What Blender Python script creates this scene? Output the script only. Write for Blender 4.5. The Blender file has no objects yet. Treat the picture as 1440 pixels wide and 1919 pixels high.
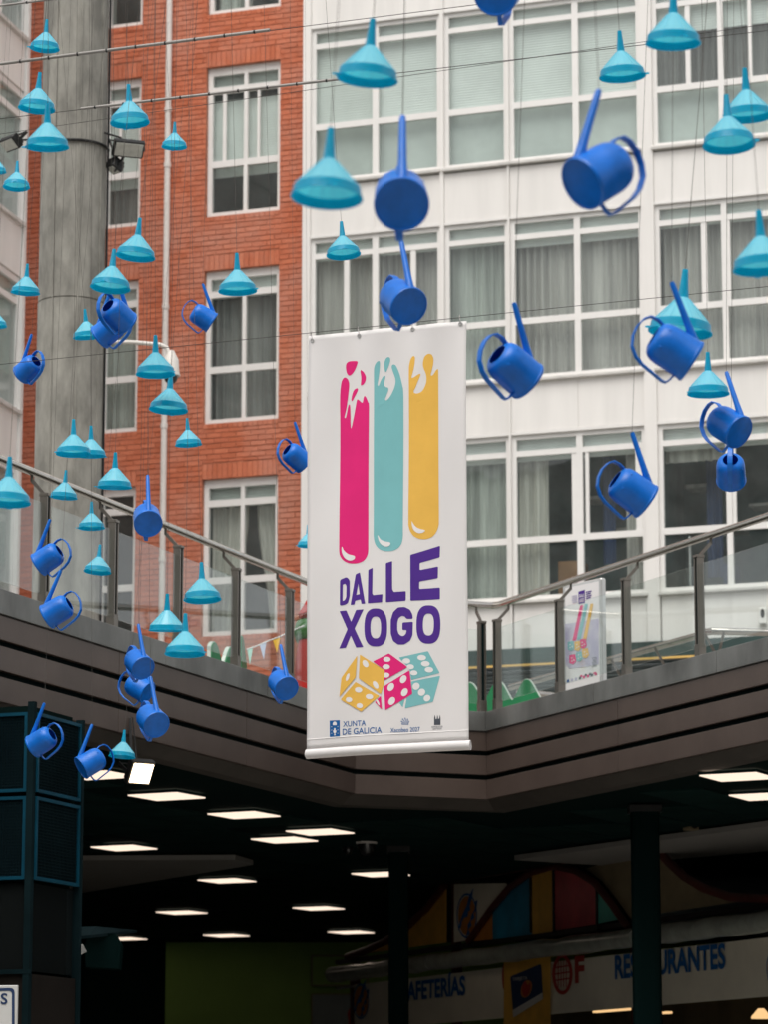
import bpy, bmesh, math, random
from mathutils import Vector, Matrix
from mathutils.geometry import tessellate_polygon

random.seed(7)
SC = bpy.context.scene
COL = SC.collection
R = math.radians

# ------------------------------------------------------------------ camera
FPX, YH = 6200.0, 2150.0          # focal length and horizon row on the 1440 x 1919 picture
PITCH = math.atan((YH - 959.5) / FPX)
CP, SP = math.cos(PITCH), math.sin(PITCH)
EYE = Vector((0, 0, 1.6))
cam_d = bpy.data.cameras.new('camera')
cam_d.sensor_fit = 'VERTICAL'
cam_d.sensor_height = 36.0
cam_d.lens = FPX / 1919 * 36.0
cam_d.clip_start, cam_d.clip_end = 0.5, 1000
cam_d.dof.use_dof = True
cam_d.dof.focus_distance = 18.5
cam_d.dof.aperture_fstop = 5.6
cam = bpy.data.objects.new('camera', cam_d)
cam.location = EYE
cam.rotation_euler = (R(90) + PITCH, 0, 0)
COL.objects.link(cam)
SC.camera = cam

# ------------------------------------------------------------------ world, sun, exposure
SUN_EL, SUN_AZ = R(62), R(200)
world = bpy.data.worlds.new('World')
SC.world = world
world.use_nodes = True
wn = world.node_tree
for n in list(wn.nodes):
    wn.nodes.remove(n)
wo = wn.nodes.new('ShaderNodeOutputWorld')
wb = wn.nodes.new('ShaderNodeBackground')
sky = wn.nodes.new('ShaderNodeTexSky')
sky.sky_type = 'NISHITA'
sky.sun_disc = False
sky.sun_elevation = SUN_EL
sky.sun_rotation = SUN_AZ
sky.dust_density = 3.0
sky.air_density = 1.0
hs = wn.nodes.new('ShaderNodeHueSaturation')      # cloud cover: the blue is washed out
hs.inputs['Saturation'].default_value = 0.10
wn.links.new(sky.outputs[0], hs.inputs['Color'])
wn.links.new(hs.outputs[0], wb.inputs[0])
wb.inputs[1].default_value = 0.13
wn.links.new(wb.outputs[0], wo.inputs[0])

sun_d = bpy.data.lights.new('sun', 'SUN')
sun_d.energy = 1.3
sun_d.angle = R(50)
sun_d.color = (1.0, 0.94, 0.86)
sun = bpy.data.objects.new('sun', sun_d)
COL.objects.link(sun)
# light comes from behind the viewer and above
sd = Vector((math.sin(SUN_AZ) * math.cos(SUN_EL), math.cos(SUN_AZ) * math.cos(SUN_EL), math.sin(SUN_EL)))
sun.rotation_euler = sd.to_track_quat('Z', 'Y').to_euler()
sun.location = (0, -10, 40)

SC.view_settings.view_transform = 'Standard'
SC.view_settings.look = 'None'
SC.view_settings.gamma = 1.0
SC.view_settings.exposure = 0.55
SC.cycles.max_bounces = 8
SC.cycles.transparent_max_bounces = 24
SC.cycles.sample_clamp_indirect = 4.0
SC.cycles.use_denoising = True

# ------------------------------------------------------------------ picture <-> place helpers
def ray(x, y):
    u, v = (x - 720) / FPX, (959.5 - y) / FPX
    return Vector((u, CP - v * SP, SP + v * CP))

def at(x, y, Y):
    d = ray(x, y)
    return EYE + d * (Y / d.y)

def atz(x, y, z):
    d = ray(x, y)
    return EYE + d * ((z - EYE.z) / d.z)

class Frame:
    """A vertical plane: origin o, local x to the right along it, local y away from the viewer."""
    def __init__(self, o, ang):
        self.o = Vector((o[0], o[1], 0)); self.a = ang
        self.ex = Vector((math.cos(ang), math.sin(ang), 0))
        self.ey = Vector((-math.sin(ang), math.cos(ang), 0))
    def hit(self, x, y, back=0.0):
        d = ray(x, y)
        P = self.o + self.ey * back
        t = (P - EYE).dot(self.ey) / d.dot(self.ey)
        p = EYE + d * t
        return (p - self.o).dot(self.ex), p.z
    def world(self, u, v, z):
        p = self.o + self.ex * u + self.ey * v
        return Vector((p.x, p.y, z))

# ------------------------------------------------------------------ mesh helpers
class MB:
    def __init__(self):
        self.v = []; self.f = []; self.smooth = False
    def add(self, vs, fs):
        b = len(self.v)
        self.v += [tuple(p) for p in vs]
        self.f += [tuple(i + b for i in f) for f in fs]
        return self
    def box(self, x0, x1, y0, y1, z0, z1):
        vs = [(x0,y0,z0),(x1,y0,z0),(x1,y1,z0),(x0,y1,z0),(x0,y0,z1),(x1,y0,z1),(x1,y1,z1),(x0,y1,z1)]
        return self.add(vs, [(0,3,2,1),(4,5,6,7),(0,1,5,4),(1,2,6,5),(2,3,7,6),(3,0,4,7)])
    def obox(self, c, ex, ey, ez, hx, hy, hz):
        c, ex, ey, ez = Vector(c), Vector(ex), Vector(ey), Vector(ez)
        vs = [c + ex*sx*hx + ey*sy*hy + ez*sz*hz for sz in (-1,1) for sx, sy in ((-1,-1),(1,-1),(1,1),(-1,1))]
        return self.add(vs, [(0,3,2,1),(4,5,6,7),(0,1,5,4),(1,2,6,5),(2,3,7,6),(3,0,4,7)])
    def bar(self, p, q, w, h, up=(0,0,1)):
        p, q = Vector(p), Vector(q)
        ex = (q - p).normalized()
        ey = Vector(up).cross(ex)
        if ey.length < 1e-4: ey = Vector((0,1,0)).cross(ex)
        ey.normalize(); ez = ex.cross(ey)
        return self.obox((p+q)/2, ex, ey, ez, (q-p).length/2, w/2, h/2)
    def tube(self, pts, r, seg=10, cap=True):
        pts = [Vector(p) for p in pts]
        rs = r if isinstance(r, (list, tuple)) else [r]*len(pts)
        rings = []
        n = None
        for i, p in enumerate(pts):
            if i == 0: t = pts[1]-p
            elif i == len(pts)-1: t = p-pts[i-1]
            else: t = (pts[i+1]-p).normalized() + (p-pts[i-1]).normalized()
            t.normalize()
            if n is None:
                n = t.orthogonal().normalized()
            else:
                n = (n - t*n.dot(t)).normalized()
            b = t.cross(n)
            rings.append([p + (n*math.cos(2*math.pi*k/seg) + b*math.sin(2*math.pi*k/seg))*rs[i] for k in range(seg)])
        vs = [v for ring in rings for v in ring]
        fs = []
        for i in range(len(rings)-1):
            for k in range(seg):
                a = i*seg+k; b2 = i*seg+(k+1)%seg
                fs.append((a, b2, b2+seg, a+seg))
        if cap:
            fs.append(tuple(range(seg))[::-1])
            fs.append(tuple((len(rings)-1)*seg+k for k in range(seg)))
        self.add(vs, fs)
        return self
    def lathe(self, prof, seg=32, M=None):
        vs, fs = [], []
        for (r, z) in prof:
            for k in range(seg):
                a = 2*math.pi*k/seg
                vs.append(Vector((r*math.cos(a), r*math.sin(a), z)))
        for i in range(len(prof)-1):
            for k in range(seg):
                a = i*seg+k; b = i*seg+(k+1)%seg
                fs.append((a, b, b+seg, a+seg))
        if M is not None: vs = [M @ v for v in vs]
        return self.add(vs, fs)
    def prism(self, poly, z0, z1):
        """poly: counter-clockwise plan outline"""
        n = len(poly)
        vs = [(x,y,z0) for x,y in poly] + [(x,y,z1) for x,y in poly]
        fs = [tuple(range(n))[::-1], tuple(range(n, 2*n))] + [(i,(i+1)%n,(i+1)%n+n,i+n) for i in range(n)]
        return self.add(vs, fs)
    def mesh(self, name, mat, smooth=False, bevel=0.0):
        me = bpy.data.meshes.new(name)
        me.from_pydata(self.v, [], self.f)
        me.validate()
        bm = bmesh.new(); bm.from_mesh(me)
        bmesh.ops.remove_doubles(bm, verts=bm.verts, dist=1e-6)
        bmesh.ops.recalc_face_normals(bm, faces=bm.faces)
        if bevel:
            bmesh.ops.bevel(bm, geom=list(bm.edges), offset=bevel, segments=1, affect='EDGES', clamp_overlap=True)
        bm.to_mesh(me); bm.free()
        if smooth:
            for p in me.polygons: p.use_smooth = True
            me.set_sharp_from_angle(angle=R(40))
        if mat: me.materials.append(mat)
        return me
    def build(self, name, mat, parent=None, smooth=False, bevel=0.0):
        return link(name, self.mesh(name, mat, smooth, bevel), parent)

def link(name, me, parent=None):
    o = bpy.data.objects.new(name, me)
    COL.objects.link(o)
    if parent: o.parent = parent
    return o

def tag(o, label=None, cat=None, group=None, kind=None):
    if label: o['label'] = label
    if cat: o['category'] = cat
    if group: o['group'] = group
    if kind: o['kind'] = kind
    return o

def empty(name, loc=(0,0,0), rz=0.0):
    o = bpy.data.objects.new(name, None)
    o.empty_display_size = 0.1
    o.location = loc; o.rotation_euler = (0,0,rz)
    COL.objects.link(o)
    return o

def rounded(pts, r=0.0, closed=True, n=4):
    """Catmull-Rom through the points of a closed loop"""
    out = []
    m = len(pts)
    for i in range(m):
        p0, p1, p2, p3 = (Vector(pts[(i+k-1) % m]) for k in range(4))
        for k in range(n):
            t = k/n
            out.append(0.5*((2*p1) + (p2-p0)*t + (2*p0-5*p1+4*p2-p3)*t*t + (3*p1-p0-3*p2+p3)*t**3))
    return out

# ------------------------------------------------------------------ materials
MATS = {}
def new_mat(name):
    m = bpy.data.materials.new(name); m.use_nodes = True
    nt = m.node_tree
    for n in list(nt.nodes): nt.nodes.remove(n)
    out = nt.nodes.new('ShaderNodeOutputMaterial')
    MATS[name] = m
    return m, nt, out

def N(nt, t, **kw):
    n = nt.nodes.new(t)
    for k, v in kw.items():
        if k in n.inputs: n.inputs[k].default_value = v
        else: setattr(n, k, v)
    return n

def mat(name, col, rough=0.5, metal=0.0, var=0.0, scale=6.0, bump=0.0, bscale=60.0, spec=0.5, stretch=(1,1,1), col2=None, coat=0.0, translucent=0.0):
    """Principled surface; noise in world space varies its colour and relief"""
    m, nt, out = new_mat(name)
    p = N(nt, 'ShaderNodeBsdfPrincipled')
    p.inputs['Base Color'].default_value = (*col, 1)
    p.inputs['Roughness'].default_value = rough
    p.inputs['Metallic'].default_value = metal
    p.inputs['Specular IOR Level'].default_value = spec
    p.inputs['Coat Weight'].default_value = coat
    p.inputs['Coat Roughness'].default_value = 0.15
    geo = N(nt, 'ShaderNodeNewGeometry')
    mp = N(nt, 'ShaderNodeMapping'); mp.inputs['Scale'].default_value = stretch
    nt.links.new(geo.outputs['Position'], mp.inputs['Vector'])
    csock = None
    if var or col2:
        nz = N(nt, 'ShaderNodeTexNoise'); nz.inputs['Scale'].default_value = scale; nz.inputs['Detail'].default_value = 6; nz.inputs['Roughness'].default_value = 0.6
        nt.links.new(mp.outputs[0], nz.inputs['Vector'])
        rmp = N(nt, 'ShaderNodeValToRGB')
        c2 = col2 if col2 else tuple(min(1, c*(1+var)) for c in col)
        c1 = col if col2 else tuple(c*(1-var) for c in col)
        rmp.color_ramp.elements[0].position = 0.36; rmp.color_ramp.elements[0].color = (*c1, 1)
        rmp.color_ramp.elements[1].position = 0.66; rmp.color_ramp.elements[1].color = (*c2, 1)
        nt.links.new(nz.outputs['Fac'], rmp.inputs['Fac'])
        csock = rmp.outputs['Color']
        nt.links.new(csock, p.inputs['Base Color'])
    if bump:
        nb = N(nt, 'ShaderNodeTexNoise'); nb.inputs['Scale'].default_value = bscale; nb.inputs['Detail'].default_value = 4
        nt.links.new(mp.outputs[0], nb.inputs['Vector'])
        bp = N(nt, 'ShaderNodeBump'); bp.inputs['Strength'].default_value = bump; bp.inputs['Distance'].default_value = 0.01
        nt.links.new(nb.outputs['Fac'], bp.inputs['Height'])
        nt.links.new(bp.outputs[0], p.inputs['Normal'])
    sh = p.outputs[0]
    if translucent:
        tr = N(nt, 'ShaderNodeBsdfTranslucent'); tr.inputs['Color'].default_value = (*col, 1)
        if csock: nt.links.new(csock, tr.inputs['Color'])
        mx = N(nt, 'ShaderNodeMixShader'); mx.inputs[0].default_value = translucent
        nt.links.new(p.outputs[0], mx.inputs[1]); nt.links.new(tr.outputs[0], mx.inputs[2])
        sh = mx.outputs[0]
    nt.links.new(sh, out.inputs[0])
    return m

def glass(name, tint, gloss=1.0, rough=0.02, milk=0.0, ior=1.45, bump=0.0):
    """thin pane: mirror by Fresnel, otherwise clear and tinted, with a little dirt"""
    m, nt, out = new_mat(name)
    tr = N(nt, 'ShaderNodeBsdfTransparent'); tr.inputs[0].default_value = (*tint, 1)
    gl = N(nt, 'ShaderNodeBsdfGlossy'); gl.inputs['Roughness'].default_value = rough
    gl.inputs[0].default_value = (gloss, gloss, gloss, 1)
    fr = N(nt, 'ShaderNodeFresnel')
    gb = N(nt, 'ShaderNodeNewGeometry'); io = N(nt, 'ShaderNodeMapRange')   # same mirror strength from either side of the pane
    io.inputs['To Min'].default_value = ior; io.inputs['To Max'].default_value = 1/ior
    nt.links.new(gb.outputs['Backfacing'], io.inputs['Value']); nt.links.new(io.outputs[0], fr.inputs[0])
    if bump:
        nb = N(nt, 'ShaderNodeTexNoise'); nb.inputs['Scale'].default_value = 1.5
        geo = N(nt, 'ShaderNodeNewGeometry'); nt.links.new(geo.outputs['Position'], nb.inputs['Vector'])
        bp = N(nt, 'ShaderNodeBump'); bp.inputs['Strength'].default_value = bump; bp.inputs['Distance'].default_value = 0.05
        nt.links.new(nb.outputs['Fac'], bp.inputs['Height']); nt.links.new(bp.outputs[0], gl.inputs['Normal'])
    mx = N(nt, 'ShaderNodeMixShader')
    nt.links.new(fr.outputs[0], mx.inputs[0]); nt.links.new(tr.outputs[0], mx.inputs[1]); nt.links.new(gl.outputs[0], mx.inputs[2])
    sh = mx.outputs[0]
    if milk:
        df = N(nt, 'ShaderNodeBsdfDiffuse'); df.inputs[0].default_value = (0.7, 0.72, 0.7, 1)
        nz = N(nt, 'ShaderNodeTexNoise'); nz.inputs['Scale'].default_value = 2.5; nz.inputs['Detail'].default_value = 5
        g2 = N(nt, 'ShaderNodeNewGeometry'); nt.links.new(g2.outputs['Position'], nz.inputs['Vector'])
        ml = N(nt, 'ShaderNodeMath', operation='MULTIPLY'); ml.inputs[1].default_value = milk*2
        nt.links.new(nz.outputs['Fac'], ml.inputs[0])
        m2 = N(nt, 'ShaderNodeMixShader'); nt.links.new(ml.outputs[0], m2.inputs[0])
        nt.links.new(sh, m2.inputs[1]); nt.links.new(df.outputs[0], m2.inputs[2]); sh = m2.outputs[0]
    nt.links.new(sh, out.inputs[0])
    return m

def glow(name, col, strength):
    m, nt, out = new_mat(name)
    e = N(nt, 'ShaderNodeEmission'); e.inputs[0].default_value = (*col, 1); e.inputs[1].default_value = strength
    nt.links.new(e.outputs[0], out.inputs[0])
    return m

def brick_mat():
    m, nt, out = new_mat('brick')
    p = N(nt, 'ShaderNodeBsdfPrincipled'); p.inputs['Roughness'].default_value = 0.85; p.inputs['Specular IOR Level'].default_value = 0.25
    geo = N(nt, 'ShaderNodeNewGeometry'); oi = N(nt, 'ShaderNodeObjectInfo')
    ad = N(nt, 'ShaderNodeMath', operation='ADD'); fr = N(nt, 'ShaderNodeMath', operation='FRACT')
    nt.links.new(geo.outputs['Random Per Island'], ad.inputs[0]); nt.links.new(oi.outputs['Random'], ad.inputs[1]); nt.links.new(ad.outputs[0], fr.inputs[0])
    rmp = N(nt, 'ShaderNodeValToRGB'); cr = rmp.color_ramp
    cr.elements[0].color = (0.54, 0.158, 0.084, 1); cr.elements[1].color = (0.64, 0.200, 0.106, 1)
    e = cr.elements.new(0.5); e.color = (0.59, 0.176, 0.094, 1)
    e = cr.elements.new(0.12); e.color = (0.53, 0.148, 0.072, 1)
    nt.links.new(fr.outputs[0], rmp.inputs[0])
    # pale bloom and soot, in patches larger than a brick
    nz = N(nt, 'ShaderNodeTexNoise'); nz.inputs['Scale'].default_value = 0.9; nz.inputs['Detail'].default_value = 8; nz.inputs['Roughness'].default_value = 0.65
    nt.links.new(geo.outputs['Position'], nz.inputs['Vector'])
    r2 = N(nt, 'ShaderNodeValToRGB'); r2.color_ramp.elements[0].position = 0.45; r2.color_ramp.elements[1].position = 0.78
    r2.color_ramp.elements[1].color = (0.75, 0.75, 0.75, 1)
    nt.links.new(nz.outputs['Fac'], r2.inputs[0])
    mx = N(nt, 'ShaderNodeMixRGB'); mx.inputs[2].default_value = (0.58, 0.33, 0.26, 1)
    nt.links.new(r2.outputs[0], mx.inputs[0]); nt.links.new(rmp.outputs[0], mx.inputs[1])
    n3 = N(nt, 'ShaderNodeTexNoise'); n3.inputs['Scale'].default_value = 30; n3.inputs['Detail'].default_value = 4
    nt.links.new(geo.outputs['Position'], n3.inputs['Vector'])
    m3 = N(nt, 'ShaderNodeMixRGB', blend_type='MULTIPLY'); m3.inputs[0].default_value = 0.5
    r3 = N(nt, 'ShaderNodeValToRGB'); r3.color_ramp.elements[0].position = 0.3; r3.color_ramp.elements[0].color = (0.75,0.75,0.75,1); r3.color_ramp.elements[1].position = 0.6
    nt.links.new(n3.outputs['Fac'], r3.inputs[0]); nt.links.new(mx.outputs[0], m3.inputs[1]); nt.links.new(r3.outputs[0], m3.inputs[2])
    nt.links.new(m3.outputs[0], p.inputs['Base Color'])
    bp = N(nt, 'ShaderNodeBump'); bp.inputs['Strength'].default_value = 0.4; bp.inputs['Distance'].default_value = 0.01
    nt.links.new(n3.outputs['Fac'], bp.inputs['Height']); nt.links.new(bp.outputs[0], p.inputs['Normal'])
    nt.links.new(p.outputs[0], out.inputs[0])
    return m

def funnel_mat(name, col, tcol, trans, rough=0.28):
    """cyan polythene: glossy skin over a body that lets light through; the thin cone wall is paler, with skylight on its slope put into the colour"""
    m, nt, out = new_mat(name)
    p = N(nt, 'ShaderNodeBsdfPrincipled')
    p.inputs['Base Color'].default_value = (*col, 1)
    p.inputs['Roughness'].default_value = rough
    p.inputs['Specular IOR Level'].default_value = 0.7
    p.inputs['Coat Weight'].default_value = 0.5; p.inputs['Coat Roughness'].default_value = 0.18
    tr = N(nt, 'ShaderNodeBsdfTranslucent'); tr.inputs[0].default_value = (*tcol, 1)
    mx = N(nt, 'ShaderNodeMixShader'); mx.inputs[0].default_value = trans
    nt.links.new(p.outputs[0], mx.inputs[1]); nt.links.new(tr.outputs[0], mx.inputs[2]); nt.links.new(mx.outputs[0], out.inputs[0])
    return m

M = dict(
    brick=brick_mat(),
    mortar=mat('mortar', (0.46, 0.185, 0.11), 0.95, var=0.3, scale=5),
    white_render=mat('white_render', (0.81, 0.785, 0.755), 0.7, var=0.05, scale=3.2, bump=0.05, bscale=40, stretch=(1,1,0.09)),
    white_frame=mat('white_frame', (0.82, 0.80, 0.775), 0.4, var=0.03, scale=3),
    ledge=mat('ledge', (0.62, 0.60, 0.57), 0.6, var=0.1, scale=4),
    pane=glass('window_glass', (0.945, 0.972, 0.965), gloss=0.62, milk=0.03, rough=0.015, ior=1.5, bump=0.05),
    rail_glass=glass('rail_glass', (0.93, 0.96, 0.95), gloss=0.9, rough=0.02, milk=0.012),
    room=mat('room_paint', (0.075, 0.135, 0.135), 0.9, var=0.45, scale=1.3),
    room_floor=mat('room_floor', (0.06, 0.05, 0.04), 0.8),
    shutter=mat('shutter_slats', (0.80, 0.83, 0.80), 0.6, var=0.05, scale=2),
    net=mat('net_curtain', (0.80, 0.86, 0.82), 0.9, var=0.08, scale=2, translucent=0.3),
    curtain_beige=mat('curtain_beige', (0.50, 0.48, 0.45), 0.95, var=0.28, scale=9, stretch=(1,1,0.04), translucent=0.15),  # vertical streaks in all curtain colours paint in the shade between folds
    curtain_green=mat('curtain_green', (0.50, 0.53, 0.49), 0.95, var=0.28, scale=9, stretch=(1,1,0.04), translucent=0.15),
    curtain_grey=mat('curtain_grey', (0.22, 0.22, 0.21), 0.95, var=0.28, scale=9, stretch=(1,1,0.04)),
    curtain_white=mat('curtain_white', (0.70, 0.68, 0.62), 0.95, var=0.28, scale=9, stretch=(1,1,0.04), translucent=0.2),
    wood=mat('cabinet_wood', (0.30, 0.15, 0.06), 0.5, var=0.2, scale=4),
    concrete=mat('concrete', (0.265, 0.255, 0.225), 0.85, var=0.30, scale=6.0, bump=0.6, bscale=30, stretch=(1,1,0.35)),
    pipe=mat('pipe_paint', (0.74, 0.70, 0.66), 0.5, var=0.05, scale=3),
    steel=mat('brushed_steel', (0.21, 0.19, 0.165), 0.36, 0.9, var=0.12, scale=8, stretch=(1,1,0.2)),
    rail_steel=mat('rail_steel', (0.58, 0.55, 0.51), 0.22, 1.0, var=0.06, scale=8),
    curb=mat('curb_plate', (0.20, 0.20, 0.19), 0.45, 0.55, var=0.35, scale=1.6, bump=0.08, bscale=12, stretch=(1,1,0.5)),
    fascia=mat('fascia_bronze', (0.112, 0.082, 0.069), 0.42, 0.35, var=0.12, scale=1.5, bump=0.05, bscale=30),
    fascia_gap=mat('fascia_gap', (0.006, 0.014, 0.014), 0.8, spec=0.05),
    lip=mat('soffit_lip', (0.05, 0.042, 0.034), 0.7, var=0.2, scale=2),
    slab=mat('slab_concrete', (0.25, 0.24, 0.22), 0.9, var=0.15, scale=1),
    paving=mat('paving', (0.38, 0.36, 0.33), 0.85, var=0.2, scale=1.5),
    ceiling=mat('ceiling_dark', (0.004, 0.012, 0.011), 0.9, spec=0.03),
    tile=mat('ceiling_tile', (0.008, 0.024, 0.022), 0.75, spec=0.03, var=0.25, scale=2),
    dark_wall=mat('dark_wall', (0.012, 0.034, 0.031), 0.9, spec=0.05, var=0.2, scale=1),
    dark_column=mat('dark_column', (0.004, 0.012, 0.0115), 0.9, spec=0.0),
    green_wall=mat('green_wall', (0.25, 0.42, 0.10), 0.85, var=0.12, scale=0.8),
    raft=mat('ceiling_raft', (0.30, 0.29, 0.27), 0.8, var=0.05, scale=1),
    can=mat('can_plastic', (0.004, 0.160, 0.66), 0.36, var=0.12, scale=14, spec=0.42, bump=0.04, bscale=160),
    funnel=funnel_mat('funnel_plastic', (0.004, 0.50, 0.70), (0.004, 0.74, 0.95), 0.50),
    funnel_thin_lit=funnel_mat('funnel_thin_lit_plastic', (0.31, 0.80, 0.95), (0.02, 0.84, 0.99), 0.42, 0.16),  # paler copy for the cone: skylight on its upward slope put into the colour
    string=mat('string', (0.10, 0.09, 0.08), 0.8),
    wire=mat('wire', (0.05, 0.045, 0.04), 0.6),
    conduit=mat('conduit', (0.36, 0.34, 0.32), 0.5, 0.2, var=0.1, scale=5),
    vinyl=mat('banner_vinyl', (0.86, 0.832, 0.825), 0.55, var=0.015, scale=1.5, bump=0.05, bscale=3, translucent=0.08),
    pink=mat('ink_pink', (0.80, 0.025, 0.20), 0.5, spec=0.15, var=0.03, scale=5),
    teal=mat('ink_teal', (0.22, 0.53, 0.55), 0.5, spec=0.15, var=0.03, scale=5),
    yellow=mat('ink_yellow', (0.87, 0.51, 0.10), 0.5, spec=0.15, var=0.03, scale=5),
    purple=mat('ink_purple', (0.085, 0.032, 0.27), 0.5, spec=0.15, var=0.04, scale=5),
    ink_white=mat('ink_white', (0.86, 0.832, 0.825), 0.5),
    ink_blue=mat('ink_blue', (0.015, 0.12, 0.36), 0.5, spec=0.15),
    ink_navy=mat('ink_navy', (0.010, 0.035, 0.11), 0.6),
    ink_grey=mat('ink_grey', (0.06, 0.07, 0.09), 0.6),
    ink_lilac=mat('ink_lilac', (0.46, 0.42, 0.60), 0.5, var=0.12, scale=6, col2=(0.66, 0.64, 0.72)),
    kiosk_blue=mat('kiosk_blue', (0.002, 0.052, 0.088), 0.5, spec=0.2, var=0.15, scale=6),
    kiosk_mesh=mat('kiosk_mesh', (0.005, 0.015, 0.021), 0.7, 0.0, spec=0.05, bump=1.0, bscale=110),
    kiosk_dark=mat('kiosk_dark', (0.006, 0.016, 0.019), 0.8, spec=0.04, var=0.2, scale=3),
    kiosk_brown=mat('kiosk_brown', (0.014, 0.011, 0.009), 0.8, spec=0.1, var=0.2, scale=2),
    board_white=mat('board_white', (0.62, 0.62, 0.60), 0.5),
    canvas=mat('sign_canvas', (0.78, 0.74, 0.62), 0.8, var=0.08, scale=1.5),
    red_tube=mat('red_tube', (0.085, 0.018, 0.013), 0.5, var=0.2, scale=5),
    plastic_roll=mat('plastic_roll', (0.34, 0.37, 0.33), 0.25, var=0.15, scale=5, spec=0.8, bump=0.12, bscale=9),
    cloth_yellow=mat('cloth_yellow', (0.72, 0.40, 0.06), 0.6, var=0.12, scale=4),
    cloth_orange=mat('cloth_orange', (0.50, 0.19, 0.03), 0.6, var=0.1, scale=4),
    cloth_blue=mat('cloth_blue', (0.012, 0.24, 0.42), 0.4, var=0.2, scale=3, bump=0.4, bscale=6),
    cloth_red=mat('cloth_red', (0.45, 0.04, 0.06), 0.4, var=0.2, scale=3, bump=0.4, bscale=6),
    cloth_teal=mat('cloth_teal', (0.06, 0.40, 0.33), 0.4, var=0.2, scale=3),
    cloth_beige=mat('cloth_beige', (0.24, 0.19, 0.11), 0.7, var=0.2, scale=2),
    ink_red=mat('ink_red', (0.40, 0.03, 0.02), 0.6),
    grass_green=mat('board_green', (0.006, 0.18, 0.06), 0.5, var=0.08, scale=4),
    edge_white=mat('board_edge', (0.55, 0.62, 0.56), 0.6),
    red=mat('inflatable_red', (0.42, 0.018, 0.012), 0.35, var=0.08, scale=3),
    green=mat('inflatable_green', (0.03, 0.16, 0.02), 0.35, var=0.08, scale=3),
    mint=mat('pennant_mint', (0.40, 0.68, 0.58), 0.8), lilac=mat('pennant_blue', (0.50, 0.55, 0.72), 0.8),
    amber=mat('pennant_amber', (0.85, 0.47, 0.03), 0.8), peach=mat('pennant_peach', (0.75, 0.45, 0.36), 0.8),
    alu=mat('aluminium', (0.66, 0.66, 0.65), 0.35, 0.6, var=0.05, scale=6),
    canopy_green=mat('canopy_green', (0.022, 0.050, 0.046), 0.5, var=0.2, scale=3),
    gold=mat('gold_strip', (0.75, 0.48, 0.14), 0.4),
    slat_dark=mat('slat_dark', (0.045, 0.058, 0.056), 0.5, var=0.2, scale=6),
    shopfront=mat('shopfront_grey', (0.20, 0.24, 0.24), 0.5, var=0.1, scale=2),
    facing=mat('added_block_render', (0.24, 0.25, 0.24), 0.8, var=0.2, scale=0.6),
    black=mat('black_metal', (0.018, 0.018, 0.018), 0.45, 0.3, var=0.2, scale=10),
    lamp_face=mat('lamp_face', (0.55, 0.55, 0.50), 0.3, var=0.1, scale=20),
    cctv=mat('cctv_white', (0.72, 0.68, 0.63), 0.45), dome=mat('dome_black', (0.01, 0.012, 0.012), 0.08, spec=0.8),
    panel_glow=glow('panel_glow', (1.0, 0.80, 0.64), 0.82),
    flood_glow=glow('flood_glow', (1.0, 0.78, 0.52), 5.0),
    tube_glow=glow('tube_glow', (1.0, 0.62, 0.28), 0.7),
)

# ================================================================== THE SETTING
Zc = 5.43                                   # top of the gallery's kerb plate
Lc = atz(658, 1322, Zc); Rc = atz(917, 1336, Zc)
Lf = atz(0, 1108.6, Zc); Rf = atz(1440, 1198, Zc)
def extend(p, q, Y):                        # line p->q carried on to depth Y
    t = (Y - p.y) / (q.y - p.y)
    return p + (q - p) * t
Ln, Rn = extend(Lc, Lf, -4.0), extend(Rc, Rf, -4.0)
EDGE = [Ln, Lc, Rc, Rn]                     # the void's edge, plan
Z_SOF = Zc - 0.87

g = MB(); g.add([(-120,-120,0),(120,-120,0),(120,140,0),(-120,140,0)], [(0,1,2,3)])
tag(g.build('ground', M['paving']), kind='structure')

def gallery(z0, z1, name, m, inset=0.03):
    b = MB()
    def off(p, d): return (p.x + d[0], p.y + d[1])
    l = [(Ln.x-inset, Ln.y), (Lc.x-inset*0.5, Lc.y+inset)]
    r = [(Rc.x+inset*0.5, Rc.y+inset), (Rn.x+inset, Rn.y)]
    YB = 52.0
    b.prism([(-34,-4), l[0], l[1], (Lc.x-inset*0.5, YB), (-34, YB)], z0, z1)
    b.prism([l[1], r[0], (r[0][0], YB), (l[1][0], YB)], z0, z1)
    b.prism([r[0], r[1], (34,-4), (34, YB), (r[0][0], YB)], z0, z1)
    b.prism([(-34,-12),(34,-12),(34,-4),(-34,-4)], z0, z1)
    return tag(b.build(name, m), kind='structure')
terrace = gallery(Zc-0.80, Zc-0.13, 'terrace_floor', M['slab'])
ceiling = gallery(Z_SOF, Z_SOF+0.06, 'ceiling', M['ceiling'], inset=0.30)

def normal2(p, q):                           # plan normal pointing out of the terrace, into the void (towards the viewer's side)
    d = (q - p); n = Vector((d.y, -d.x, 0)).normalized()
    return n
def offset_edge(d):
    """EDGE shifted by d into the void (mitred)"""
    pts = []
    ns = [normal2(EDGE[i], EDGE[i+1]) for i in range(3)]
    for i, p in enumerate(EDGE):
        if i == 0: pts.append(p + ns[0]*d)
        elif i == 3: pts.append(p + ns[2]*d)
        else:
            b = (ns[i-1] + ns[i]).normalized()
            pts.append(p + b * (d / b.dot(ns[i])))
    return pts

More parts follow.
